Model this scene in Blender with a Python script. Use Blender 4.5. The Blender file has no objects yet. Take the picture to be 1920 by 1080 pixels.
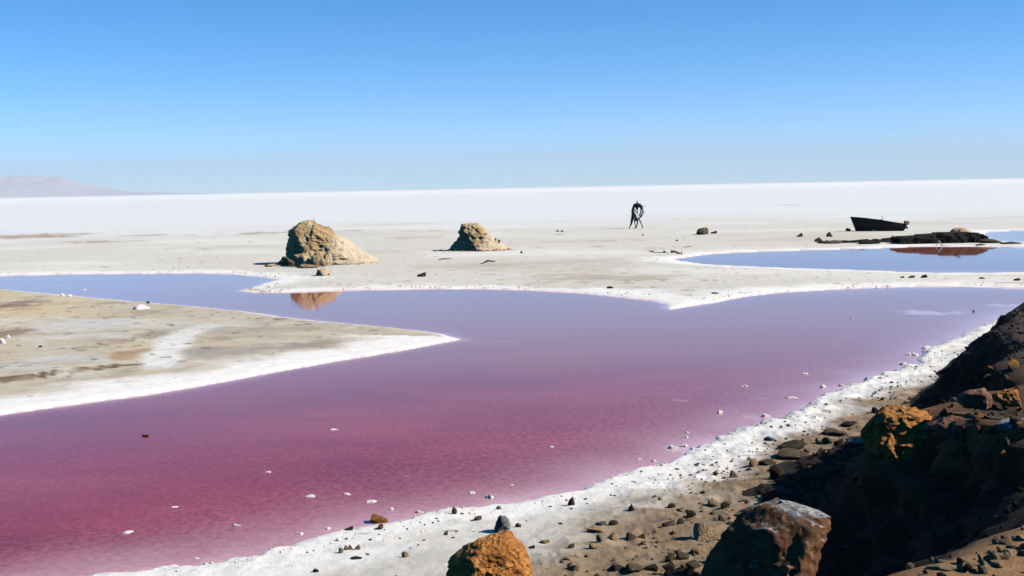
import bpy, bmesh, math, random
import numpy as np
from mathutils import Vector, Matrix
from mathutils.bvhtree import BVHTree

# ------------------------------------------------------------------ camera
scene = bpy.context.scene
col = scene.collection
FPX, CX, CY, CAMH = 2000.0, 960.0, 540.0, 4.5          # focal length in photo pixels
PITCH = math.atan(188.5 / FPX)
ROLL = -math.radians(1.105)
cam_d = bpy.data.cameras.new('camera')
cam_d.sensor_width = 36.0
cam_d.lens = 36.0 * FPX / 1920.0
cam_d.clip_start = 0.1
cam_d.clip_end = 120000.0
cam = bpy.data.objects.new('camera', cam_d)
CAM_R = Matrix.Rotation(math.pi / 2 - PITCH, 3, 'X') @ Matrix.Rotation(ROLL, 3, 'Z')
cam.matrix_world = Matrix.Translation((0, 0, CAMH)) @ CAM_R.to_4x4()
col.objects.link(cam)
scene.camera = cam

# ------------------------------------------------------------------ sky, sun, exposure
SUN_EL, SUN_AZ = math.radians(39.0), math.radians(103.0)    # azimuth clockwise from +Y (view direction)
world = bpy.data.worlds.new('World')
scene.world = world
world.use_nodes = True
wn = world.node_tree
wn.nodes.clear()
sky = wn.nodes.new('ShaderNodeTexSky')
sky.sky_type = 'NISHITA'
sky.sun_disc = False
sky.sun_elevation = SUN_EL
sky.sun_rotation = SUN_AZ
sky.altitude = 0
sky.air_density = 0.38
sky.dust_density = 0.0
sky.ozone_density = 1.2
hsv = wn.nodes.new('ShaderNodeHueSaturation')
hsv.inputs['Hue'].default_value = 0.494
hsv.inputs['Saturation'].default_value = 1.46
bg = wn.nodes.new('ShaderNodeBackground')
bg.inputs['Strength'].default_value = 0.155
wo = wn.nodes.new('ShaderNodeOutputWorld')
wn.links.new(sky.outputs[0], hsv.inputs['Color'])
wn.links.new(hsv.outputs[0], bg.inputs['Color'])
wn.links.new(bg.outputs[0], wo.inputs['Surface'])

sun_d = bpy.data.lights.new('sun', 'SUN')
sun_d.energy = 5.0
sun_d.angle = math.radians(0.5)
sun_d.color = (1.0, 0.95, 0.87)
sun = bpy.data.objects.new('sun', sun_d)
TO_SUN = Vector((math.sin(SUN_AZ) * math.cos(SUN_EL), math.cos(SUN_AZ) * math.cos(SUN_EL), math.sin(SUN_EL)))
sun.rotation_euler = TO_SUN.to_track_quat('Z', 'Y').to_euler()
sun.location = TO_SUN * 100
col.objects.link(sun)

scene.view_settings.view_transform = 'Standard'
scene.view_settings.look = 'None'
scene.view_settings.exposure = 0.5
scene.view_settings.gamma = 1.0
scene.render.engine = 'CYCLES'
scene.cycles.use_denoising = True
scene.cycles.max_bounces = 6
scene.cycles.diffuse_bounces = 0
scene.cycles.caustics_reflective = False
scene.cycles.caustics_refractive = False

# ------------------------------------------------------------------ helpers
random.seed(7)
RNG = np.random.default_rng(11)

def ray(px, py):
    v = Vector(((px - CX) / FPX, -(py - CY) / FPX, -1.0))
    return (CAM_R @ v).normalized()

def at(px, py, z=0.0):
    d = ray(px, py)
    t = (z - CAMH) / d.z
    return Vector((d.x * t, d.y * t, z))

def _hash(ix, iy, iz, seed):
    h = (ix * 374761393 + iy * 668265263 + iz * 2147483647 + seed * 1274126177) & 0xFFFFFFFF
    h = ((h ^ (h >> 13)) * 1274126177) & 0xFFFFFFFF
    h = ((h ^ (h >> 16)) * 2246822519) & 0xFFFFFFFF
    return ((h ^ (h >> 15)) & 0xFFFFFF) / float(0xFFFFFF)

def vnoise(p, seed=0):
    """value noise in -1..1, p is (N,3)"""
    pf = np.floor(p)
    i = pf.astype(np.int64)
    f = p - pf
    f = f * f * (3 - 2 * f)
    out = np.zeros(len(p))
    for dx in (0, 1):
        wx = f[:, 0] if dx else 1 - f[:, 0]
        for dy in (0, 1):
            wy = f[:, 1] if dy else 1 - f[:, 1]
            for dz in (0, 1):
                wz = f[:, 2] if dz else 1 - f[:, 2]
                out += wx * wy * wz * _hash(i[:, 0] + dx, i[:, 1] + dy, i[:, 2] + dz, seed)
    return out * 2 - 1

def fbm(p, octv=4, seed=0, gain=0.5, ridged=False):
    a, s, tot = 1.0, 0.0, 0.0
    q = np.array(p, dtype=float)
    for k in range(octv):
        n = vnoise(q + 17.3 * k, seed + k)
        if ridged:
            n = 1 - 2 * np.abs(n)
        s = s + a * n
        tot += a
        a *= gain
        q = q * 2.03
    return s / tot

def n2(x, y, sx, sy, octv=4, seed=0, **k):
    return fbm(np.stack([x / sx, y / sy, np.zeros_like(x) + seed * 3.7], 1), octv, seed, **k)

def sstep(a, b, x):
    t = np.clip((x - a) / (b - a), 0, 1)
    return t * t * (3 - 2 * t)

def mesh_from(name, verts, faces, smooth=True):
    me = bpy.data.meshes.new(name)
    verts = np.asarray(verts, dtype=np.float32)
    if isinstance(faces, np.ndarray):
        k = faces.shape[1]
        me.vertices.add(len(verts))
        me.vertices.foreach_set('co', verts.ravel())
        me.loops.add(faces.size)
        me.loops.foreach_set('vertex_index', faces.astype(np.int32).ravel())
        me.polygons.add(len(faces))
        me.polygons.foreach_set('loop_start', np.arange(0, faces.size, k, dtype=np.int32))
        me.update(calc_edges=True)
    else:
        me.from_pydata([tuple(v) for v in verts], [], faces)
    me.validate()
    if smooth:
        me.polygons.foreach_set('use_smooth', np.ones(len(me.polygons), dtype=bool))
    me.update()
    return me

def grid_faces(nr, nc, wrap=False):
    r = np.arange(nr - 1)[:, None]
    c = np.arange(nc if wrap else nc - 1)[None, :]
    c1 = (c + 1) % nc
    a = r * nc + c
    b = r * nc + c1
    d = (r + 1) * nc + c
    e = (r + 1) * nc + c1
    return np.stack([a, b, e, d], -1).reshape(-1, 4)

def add_color(me, name, rgb):
    at_ = me.color_attributes.new(name, 'FLOAT_COLOR', 'POINT')
    buf = np.ones((len(me.vertices), 4), dtype=np.float32)
    buf[:, :3] = rgb
    at_.data.foreach_set('color', buf.ravel())

def add_float(me, name, v):
    a = me.attributes.new(name, 'FLOAT', 'POINT')
    a.data.foreach_set('value', np.asarray(v, dtype=np.float32))

def link(name, me, mat=None, parent=None, loc=None):
    o = bpy.data.objects.new(name, me)
    if mat is not None and me is not None and not me.materials:
        me.materials.append(mat)
    col.objects.link(o)
    if parent is not None:
        o.parent = parent
    if loc is not None:
        o.location = loc
    return o

def tag(o, label=None, cat=None, group=None, kind=None):
    if label: o['label'] = label
    if cat: o['category'] = cat
    if group: o['group'] = group
    if kind: o['kind'] = kind
    return o

# ------------------------------------------------------------------ materials
def new_mat(name):
    m = bpy.data.materials.new(name)
    m.use_nodes = True
    nt = m.node_tree
    b = nt.nodes['Principled BSDF']
    return m, nt, b

def N(nt, typ, **kw):
    n = nt.nodes.new(typ)
    for k, v in kw.items():
        setattr(n, k, v)
    return n

def mixc(nt, fac, a, b, blend='MIX'):
    n = nt.nodes.new('ShaderNodeMix')
    n.data_type = 'RGBA'
    n.blend_type = blend
    for sock, v in ((n.inputs[0], fac), (n.inputs[6], a), (n.inputs[7], b)):
        if hasattr(v, 'is_linked') or hasattr(v, 'links'):
            nt.links.new(v, sock)
        elif isinstance(v, (int, float)):
            sock.default_value = v
        else:
            sock.default_value = (*v, 1.0)
    return n.outputs[2]

def noise(nt, vec, scale, detail=6, rough=0.6):
    n = nt.nodes.new('ShaderNodeTexNoise')
    n.inputs['Scale'].default_value = scale
    n.inputs['Detail'].default_value = detail
    n.inputs['Roughness'].default_value = rough
    if vec is not None:
        nt.links.new(vec, n.inputs['Vector'])
    return n.outputs['Fac']

def ramp(nt, fac, stops):
    r = nt.nodes.new('ShaderNodeValToRGB')
    el = r.color_ramp.elements
    while len(el) < len(stops):
        el.new(0.5)
    for e, (p, c) in zip(el, stops):
        e.position = p
        e.color = (c, c, c, 1) if isinstance(c, (int, float)) else (*c, 1)
    nt.links.new(fac, r.inputs[0])
    return r.outputs[0]

def bump(nt, b, h, strength, dist):
    n = nt.nodes.new('ShaderNodeBump')
    n.inputs['Strength'].default_value = strength
    n.inputs['Distance'].default_value = dist
    nt.links.new(h, n.inputs['Height'])
    nt.links.new(n.outputs[0], b.inputs['Normal'])

def rock_mat(name, c_dark, c_mid, c_light, scale=4.0, pits=True, bstr=0.8, bdist=0.03, rnd=0.25, rough=0.95):
    m, nt, b = new_mat(name)
    tc = N(nt, 'ShaderNodeTexCoord')
    oi = N(nt, 'ShaderNodeObjectInfo')
    add = N(nt, 'ShaderNodeVectorMath', operation='ADD')
    comb = N(nt, 'ShaderNodeCombineXYZ')
    mul = N(nt, 'ShaderNodeMath', operation='MULTIPLY')
    mul.inputs[1].default_value = 37.0
    nt.links.new(oi.outputs['Random'], mul.inputs[0])
    nt.links.new(mul.outputs[0], comb.inputs[0])
    nt.links.new(tc.outputs['Object'], add.inputs[0])
    nt.links.new(comb.outputs[0], add.inputs[1])
    v = add.outputs[0]
    n1 = noise(nt, v, scale, 8, 0.65)
    nb = noise(nt, v, scale * 0.35, 3, 0.5)
    c = ramp(nt, n1, [(0.3, c_dark), (0.5, c_mid), (0.72, c_light)])
    c = mixc(nt, 0.35, c, ramp(nt, nb, [(0.35, c_dark), (0.65, c_light)]))
    hs = N(nt, 'ShaderNodeHueSaturation')
    mr = N(nt, 'ShaderNodeMapRange')
    mr.inputs['To Min'].default_value = 1 - rnd
    mr.inputs['To Max'].default_value = 1 + rnd
    nt.links.new(oi.outputs['Random'], mr.inputs['Value'])
    nt.links.new(mr.outputs[0], hs.inputs['Value'])
    nt.links.new(c, hs.inputs['Color'])
    nt.links.new(hs.outputs[0], b.inputs['Base Color'])
    b.inputs['Roughness'].default_value = rough
    b.inputs['Specular IOR Level'].default_value = 0.15
    h = noise(nt, v, scale * 3.0, 10, 0.7)
    if pits:
        vo = N(nt, 'ShaderNodeTexVoronoi')
        vo.inputs['Scale'].default_value = scale * 2.2
        nt.links.new(v, vo.inputs['Vector'])
        mm = N(nt, 'ShaderNodeMath', operation='ADD')
        nt.links.new(h, mm.inputs[0])
        nt.links.new(vo.outputs['Distance'], mm.inputs[1])
        h = mm.outputs[0]
    bump(nt, b, h, bstr, bdist)
    return m

def plain_mat(name, c1, c2, scale=6.0, rough=0.8, bstr=0.3, bdist=0.01):
    m, nt, b = new_mat(name)
    tc = N(nt, 'ShaderNodeTexCoord')
    n1 = noise(nt, tc.outputs['Object'], scale, 6, 0.6)
    nt.links.new(ramp(nt, n1, [(0.35, c1), (0.65, c2)]), b.inputs['Base Color'])
    b.inputs['Roughness'].default_value = rough
    b.inputs['Specular IOR Level'].default_value = 0.2
    bump(nt, b, n1, bstr, bdist)
    return m

M = {}
M['orange'] = rock_mat('orange_rock', (0.17, 0.046, 0.013), (0.52, 0.20, 0.045), (0.70, 0.35, 0.11), 9.0, bdist=0.05, bstr=1.0, rnd=0.06)
M['tan'] = rock_mat('tan_stone', (0.15, 0.09, 0.045), (0.36, 0.23, 0.115), (0.55, 0.40, 0.24), 5.0)
M['brown'] = rock_mat('brown_stone', (0.035, 0.024, 0.014), (0.10, 0.07, 0.042), (0.20, 0.15, 0.09), 5.0)
M['dark'] = rock_mat('dark_stone', (0.012, 0.010, 0.007), (0.035, 0.028, 0.018), (0.09, 0.07, 0.045), 5.0)
M['grey'] = rock_mat('grey_stone', (0.05, 0.048, 0.045), (0.17, 0.165, 0.155), (0.42, 0.41, 0.39), 6.0)
M['red'] = rock_mat('reddish_stone', (0.05, 0.022, 0.014), (0.14, 0.07, 0.045), (0.26, 0.15, 0.10), 6.0)
def crusted_mat():
    m = rock_mat('crusted_rock', (0.05, 0.022, 0.012), (0.15, 0.07, 0.035), (0.28, 0.15, 0.075), 6.0, bstr=1.0, bdist=0.03, rnd=0.02)
    nt = m.node_tree
    b = nt.nodes['Principled BSDF']
    src = b.inputs['Base Color'].links[0].from_socket
    geo = N(nt, 'ShaderNodeNewGeometry')
    sep = N(nt, 'ShaderNodeSeparateXYZ')
    nt.links.new(geo.outputs['True Normal'], sep.inputs[0])
    tc = N(nt, 'ShaderNodeTexCoord')
    nn = noise(nt, tc.outputs['Object'], 9.0, 6, 0.7)
    ad = N(nt, 'ShaderNodeMath', operation='MULTIPLY_ADD')
    nt.links.new(nn, ad.inputs[0])
    ad.inputs[1].default_value = 0.6
    nt.links.new(sep.outputs[2], ad.inputs[2])
    mr = N(nt, 'ShaderNodeMapRange')
    mr.inputs['From Min'].default_value = 1.02
    mr.inputs['From Max'].default_value = 1.14
    nt.links.new(ad.outputs[0], mr.inputs['Value'])
    f = mr.outputs[0]
    g = ramp(nt, noise(nt, tc.outputs['Object'], 22.0, 8, 0.7), [(0.35, (0.09, 0.085, 0.08)), (0.6, (0.40, 0.39, 0.37))])
    nt.links.new(mixc(nt, f, src, g), b.inputs['Base Color'])
    return m
M['crusted'] = crusted_mat()
M['mound'] = rock_mat('mound_earth', (0.20, 0.125, 0.06), (0.40, 0.29, 0.155), (0.58, 0.48, 0.32), 1.6, bstr=1.0, bdist=0.10, rnd=0.04)
def mound_mat():
    m = rock_mat('mound_flank', (0.22, 0.125, 0.055), (0.45, 0.30, 0.145), (0.60, 0.46, 0.27), 1.5, pits=False, bstr=1.0, bdist=0.12, rnd=0.03)
    nt = m.node_tree
    b = nt.nodes['Principled BSDF']
    src = b.inputs['Base Color'].links[0].from_socket
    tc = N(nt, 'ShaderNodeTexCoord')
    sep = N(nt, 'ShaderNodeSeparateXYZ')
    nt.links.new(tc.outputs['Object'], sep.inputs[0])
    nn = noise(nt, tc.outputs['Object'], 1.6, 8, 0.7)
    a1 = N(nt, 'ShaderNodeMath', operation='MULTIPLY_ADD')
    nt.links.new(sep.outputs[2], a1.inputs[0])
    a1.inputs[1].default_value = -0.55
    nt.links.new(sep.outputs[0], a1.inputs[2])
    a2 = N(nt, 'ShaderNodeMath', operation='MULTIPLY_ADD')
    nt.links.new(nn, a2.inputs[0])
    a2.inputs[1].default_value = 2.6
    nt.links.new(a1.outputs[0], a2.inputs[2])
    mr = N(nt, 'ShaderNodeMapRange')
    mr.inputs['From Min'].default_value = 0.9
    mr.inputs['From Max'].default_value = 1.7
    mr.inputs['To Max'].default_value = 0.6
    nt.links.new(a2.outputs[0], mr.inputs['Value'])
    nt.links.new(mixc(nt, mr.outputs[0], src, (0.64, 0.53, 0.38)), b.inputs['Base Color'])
    return m
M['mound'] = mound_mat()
M['mud'] = rock_mat('dark_mud', (0.005, 0.004, 0.003), (0.012, 0.009, 0.007), (0.04, 0.03, 0.022), 3.0, bstr=1.0, bdist=0.06)
M['salt'] = rock_mat('salt_lump', (0.66, 0.52, 0.48), (0.82, 0.74, 0.69), (0.88, 0.84, 0.79), 8.0, pits=False, bdist=0.02, rnd=0.06)
M['wood'] = plain_mat('driftwood', (0.05, 0.032, 0.018), (0.16, 0.11, 0.06), 9.0)
M['bleached'] = plain_mat('bleached_wood', (0.55, 0.50, 0.45), (0.75, 0.70, 0.66), 9.0)
M['hull'] = plain_mat('tarred_hull', (0.006, 0.006, 0.006), (0.016, 0.015, 0.014), 5.0, rough=0.75)
M['hullin'] = plain_mat('weathered_boat_wood', (0.03, 0.025, 0.02), (0.07, 0.055, 0.045), 7.0)
M['iron'] = plain_mat('dark_iron', (0.012, 0.011, 0.010), (0.03, 0.026, 0.022), 12.0, rough=0.6)
M['crate'] = plain_mat('orange_wood', (0.28, 0.14, 0.05), (0.42, 0.24, 0.10), 9.0)
M['white'] = plain_mat('white_plastic', (0.68, 0.68, 0.67), (0.80, 0.80, 0.79), 6.0, rough=0.5)
M['cloth_dark'] = plain_mat('dark_cloth', (0.010, 0.009, 0.007), (0.03, 0.026, 0.02), 6.0, rough=0.95)
M['leg'] = plain_mat('grey_brown_pole', (0.05, 0.044, 0.035), (0.15, 0.13, 0.105), 6.0, rough=0.9)
M['cloth_grey'] = plain_mat('grey_cloth', (0.30, 0.28, 0.24), (0.62, 0.58, 0.52), 6.0, rough=0.95)

# ground: colour carried by vertices, fine grain by noise
def ground_mat(name, fine=1.0, bd=0.02):
    m, nt, b = new_mat(name)
    vc = N(nt, 'ShaderNodeVertexColor')
    vc.layer_name = 'tint'
    tc = N(nt, 'ShaderNodeTexCoord')
    n1 = noise(nt, tc.outputs['Object'], 3.0, 9, 0.7)
    n2_ = noise(nt, tc.outputs['Object'], 40.0, 5, 0.7)
    c = mixc(nt, 1.0, vc.outputs[0], ramp(nt, n1, [(0.3, 1 - 0.22 * fine), (0.62, 1.0)]), 'MULTIPLY')
    c = mixc(nt, 1.0, c, ramp(nt, n2_, [(0.28, 1 - 0.25 * fine), (0.5, 1.0)]), 'MULTIPLY')
    nt.links.new(c, b.inputs['Base Color'])
    b.inputs['Roughness'].default_value = 0.9
    b.inputs['Specular IOR Level'].default_value = 0.2
    mm = N(nt, 'ShaderNodeMath', operation='ADD')
    nt.links.new(n1, mm.inputs[0])
    nt.links.new(n2_, mm.inputs[1])
    bump(nt, b, mm.outputs[0], 0.5, bd)
    return m
M['ground'] = ground_mat('salt_and_mud_ground', 0.8, 0.035)
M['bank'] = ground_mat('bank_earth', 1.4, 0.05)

def water_mat():
    m, nt, b = new_mat('pink_brine')
    a = N(nt, 'ShaderNodeAttribute')
    a.attribute_name = 'shallow'
    tc = N(nt, 'ShaderNodeTexCoord')
    mw = N(nt, 'ShaderNodeMapping')
    mw.inputs['Scale'].default_value = (0.16, 0.34, 1.0)
    nt.links.new(tc.outputs['Object'], mw.inputs['Vector'])
    n1 = noise(nt, mw.outputs[0], 1.0, 7, 0.62)
    n2_ = noise(nt, tc.outputs['Object'], 9.0, 6, 0.7)
    deep = ramp(nt, n1, [(0.36, (0.23, 0.019, 0.019)), (0.5, (0.28, 0.028, 0.026)), (0.64, (0.325, 0.046, 0.040))])
    deep = mixc(nt, 1.0, deep, ramp(nt, n2_, [(0.3, 0.72), (0.55, 1.0), (0.75, 1.12)]), 'MULTIPLY')
    am = N(nt, 'ShaderNodeAttribute')
    am.attribute_name = 'silt'
    deep = mixc(nt, am.outputs['Fac'], deep, (0.37, 0.145, 0.078))
    ap = N(nt, 'ShaderNodeAttribute')
    ap.attribute_name = 'poolside'
    deep = mixc(nt, ap.outputs['Fac'], deep, (0.25, 0.08, 0.055))
    # shallow water lets the white salt bed through
    ad = N(nt, 'ShaderNodeMath', operation='MULTIPLY_ADD')
    nt.links.new(n2_, ad.inputs[0])
    ad.inputs[1].default_value = 0.55
    sub = N(nt, 'ShaderNodeMath', operation='SUBTRACT')
    nt.links.new(a.outputs['Fac'], sub.inputs[0])
    sub.inputs[1].default_value = 0.27
    nt.links.new(sub.outputs[0], ad.inputs[2])
    sh = ramp(nt, ad.outputs[0], [(0.02, 0.0), (0.45, 0.45), (0.95, 1.0)])
    c = mixc(nt, sh, deep, (0.62, 0.40, 0.42))
    nt.links.new(c, b.inputs['Base Color'])
    mp = N(nt, 'ShaderNodeMapping')
    mp.inputs['Scale'].default_value = (0.05, 0.22, 1.0)
    nt.links.new(tc.outputs['Object'], mp.inputs['Vector'])
    nt.links.new(ramp(nt, noise(nt, mp.outputs[0], 1.0, 5, 0.6), [(0.4, 0.02), (0.7, 0.11)]), b.inputs['Roughness'])
    b.inputs['IOR'].default_value = 1.36
    bump(nt, b, noise(nt, tc.outputs['Object'], 14.0, 3, 0.5), 0.06, 0.004)
    return m
M['water'] = water_mat()

# ------------------------------------------------------------------ plan of the shores (photo pixel -> ground point)
LAKE = [(-900, 517), (-300, 519), (0, 518), (100, 515), (250, 513.5), (380, 513), (440, 514.5), (480, 518.5), (522, 524.5), (500, 530),
        (470, 540), (446, 546), (480, 549), (530, 549), (600, 547), (700, 544), (800, 542), (900, 542), (1000, 545), (1090, 550),
        (1170, 558), (1220, 564), (1250, 571), (1246, 578), (1256, 581), (1290, 575.5), (1340, 568), (1400, 556), (1460, 549),
        (1560, 543), (1680, 538.5), (1800, 537), (1920, 541), (2150, 548), (2350, 556), (2150, 566), (1920, 579), (1880, 590),
        (1840, 612), (1790, 634), (1745, 655), (1712, 684), (1640, 706), (1560, 733), (1500, 763), (1460, 781), (1400, 803), (1340, 824),
        (1290, 846), (1240, 872), (1150, 895), (1080, 916), (1000, 936), (930, 947), (860, 957), (780, 973), (700, 987),
        (640, 1001), (560, 1024), (480, 1042), (380, 1057), (270, 1070), (180, 1080), (60, 1100), (-250, 1150), (-900, 1250),
        (-1500, 1100), (-1300, 900), (-500, 845), (-200, 810), (0, 778), (150, 757), (300, 737), (420, 717), (520, 697), (640, 676), (740, 660),
        (830, 643), (864, 637), (830, 627), (790, 621), (700, 612), (600, 603), (520, 593), (450, 584), (330, 572), (250, 566),
        (150, 556), (80, 550), (0, 543), (-300, 533), (-900, 526)]
POOL = [(1262, 487), (1300, 481), (1340, 476), (1400, 473), (1480, 470.5), (1540, 468.5), (1640, 466), (1700, 463.5), (1760, 462),
        (1830, 462), (1880, 464), (1990, 464), (2200, 470), (2400, 490), (2200, 507), (1990, 510), (1860, 512), (1760, 512.5), (1700, 511),
        (1640, 508), (1560, 505.5), (1480, 503), (1400, 500), (1320, 496)]
POOL_FAR = [(1838, 443), (1855, 435), (1885, 433.5), (1940, 432), (2200, 428), (2500, 440), (2200, 455), (1940, 455), (1890, 453.5), (1855, 450)]

def plan(poly):
    return np.array([[at(x, y).x, at(x, y).y] for x, y in poly])
POLYS = [plan(p) for p in (LAKE, POOL, POOL_FAR)]

def seg_dist(P, A, B):
    d = B - A
    L = (d * d).sum() + 1e-12
    t = np.clip(((P - A) @ d) / L, 0, 1)
    q = A + t[:, None] * d
    return np.hypot(P[:, 0] - q[:, 0], P[:, 1] - q[:, 1])

def sdf_poly(P, V):
    """positive inside (water)"""
    dist = np.full(len(P), 1e9)
    inside = np.zeros(len(P), dtype=bool)
    n = len(V)
    for i in range(n):
        A, B = V[i], V[(i + 1) % n]
        dist = np.minimum(dist, seg_dist(P, A, B))
        c = (A[1] > P[:, 1]) != (B[1] > P[:, 1])
        xi = (B[0] - A[0]) * (P[:, 1] - A[1]) / (B[1] - A[1] + 1e-12) + A[0]
        inside ^= c & (P[:, 0] < xi)
    return np.where(inside, dist, -dist)

def water_sdf(P):
    d = sdf_poly(P, POLYS[0])
    for V in POLYS[1:]:
        d = np.maximum(d, sdf_poly(P, V))
    return d

def line_dist(P, pts):
    V = plan(pts)
    d = np.full(len(P), 1e9)
    for i in range(len(V) - 1):
        d = np.minimum(d, seg_dist(P, V[i], V[i + 1]))
    return d

def blob(x, y, px, py, rx, ry, seed=0, rough=0.5, sc=None):
    """soft patch on the ground around the spot seen at px, py; 1 in its middle"""
    c = at(px, py)
    a = abs(at(px + rx, py).x - c.x)
    b = max(abs(at(px, py - ry).y - c.y), 0.05)
    u, v = (x - c.x) / a, (y - c.y) / b
    d = np.sqrt(u * u + v * v)
    near = d < 2.2
    out = np.zeros_like(x)
    if near.any():
        xx, yy = u[near], v[near]
        nn = fbm(np.stack([xx * 2.2, yy * 2.2, np.zeros_like(xx) + seed * 5.1], 1), 4, seed)
        nn = nn + 0.5 * fbm(np.stack([x[near] / 0.8, y[near] / 0.5, np.zeros_like(xx) + seed], 1), 3, seed + 2)
        out[near] = sstep(1.05, 0.45, d[near] + rough * nn)
    return out

BO = np.array([1.5, 4.5])
BU = np.array([0.529, 0.8486])
BN = np.array([-0.8486, 0.529])

def ground_fields(x, y):
    P = np.stack([x, y], 1)
    r = np.hypot(x, y)
    sd = np.full(len(x), -60.0)
    near = r < 400
    sd[near] = water_sdf(P[near])
    q = (P - BO) @ BN
    beach = (q < 12.5) & (y < 45) & (y > -40)
    # ragged salt edges
    e = np.zeros_like(x)
    e[near] = 0.10 * n2(x[near], y[near], 0.7, 0.7, 4, 3) + 0.10 * n2(x[near], y[near], 2.5, 2.5, 3, 5)
    eb = np.zeros_like(x)
    eb[near] = 0.34 * n2(x[near], y[near], 1.1, 1.1, 5, 8, gain=0.6) + 0.22 * n2(x[near], y[near], 0.3, 0.3, 3, 9)
    farscale = np.clip(r / 50.0, 0.5, 3.0)
    sdn = sd + np.where(beach, eb, e * farscale)
    return P, r, sd, sdn, q, beach

SCARP = [(-300, 752), (-60, 729), (0, 722), (60, 717), (110, 708), (170, 701), (230, 692), (272, 688)]

def ground_height(x, y, F=None):
    P, r, sd, sdn, q, beach = F or ground_fields(x, y)
    land = np.clip(-sdn, 0, None)
    wet = np.clip(sdn, 0, None)
    flat = 0.16 * land / (0.2 + land) * 0.5 + np.clip(land, 0, 12) * 0.004
    bz = 0.05 * land / (0.15 + land) + 0.055 * np.clip(land, 0, 9)
    z = np.where(beach, bz, flat)
    nearm = r < 160
    fine = np.zeros_like(x)
    fine[nearm] = 0.5 * n2(x[nearm], y[nearm], 0.5, 0.5, 4, 21) + 0.5 * n2(x[nearm], y[nearm], 3.0, 3.0, 3, 22)
    fade = np.clip(28.0 / np.maximum(r, 1), 0, 1) ** 2
    z = z + np.where(beach, 0.05, 0.03) * fine * fade * np.clip(land / 0.6, 0, 1)
    soil = np.zeros_like(x)
    bm_ = beach & (r < 45)
    xb_, yb_ = x[bm_], y[bm_]
    soil[bm_] = (sstep(6.2, 4.6, q[bm_]) * (0.05 * n2(xb_, yb_, 0.42, 0.42, 4, 191, ridged=True) + 0.035 * n2(xb_, yb_, 1.3, 1.3, 2, 193))
                 + sstep(1.6, 0.5, land[bm_]) * np.clip(land[bm_] / 0.15, 0, 1) * 0.014 * n2(xb_, yb_, 0.3, 0.3, 4, 192, ridged=True))
    z = z + soil * np.clip(land / 0.25, 0, 1)
    # small eroded step on the peninsula
    ds = line_dist(P, SCARP)
    V = plan(SCARP)
    yl = np.interp(x, V[:, 0], V[:, 1])
    north = (y - yl)
    pen = (~beach) & (y < 60) & (sd < 0)
    ends = sstep(V[-1, 0] + 0.1, V[-1, 0] - 1.5, x) * sstep(V[0, 0] - 3, V[0, 0], x)
    z = z + np.where(pen, 0.10 * ends * sstep(-0.08, 0.12, north + 0.14 * n2(x, y, 1.3, 1.3, 3, 56)) * sstep(4.0, 0.8, north), 0)
    # rim of crust by the water
    z = z + np.where(sdn < 0, 0.025 * fade * np.exp(-((land - 0.25) / 0.22) ** 2) * (0.6 + fine), 0)
    z = np.where(sdn > 0, -np.clip(0.02 + wet * 0.09, 0, 0.5), z)
    return z

def mix3(c, col_, w):
    return c * (1 - w[:, None]) + np.array(col_)[None, :] * w[:, None]

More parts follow.
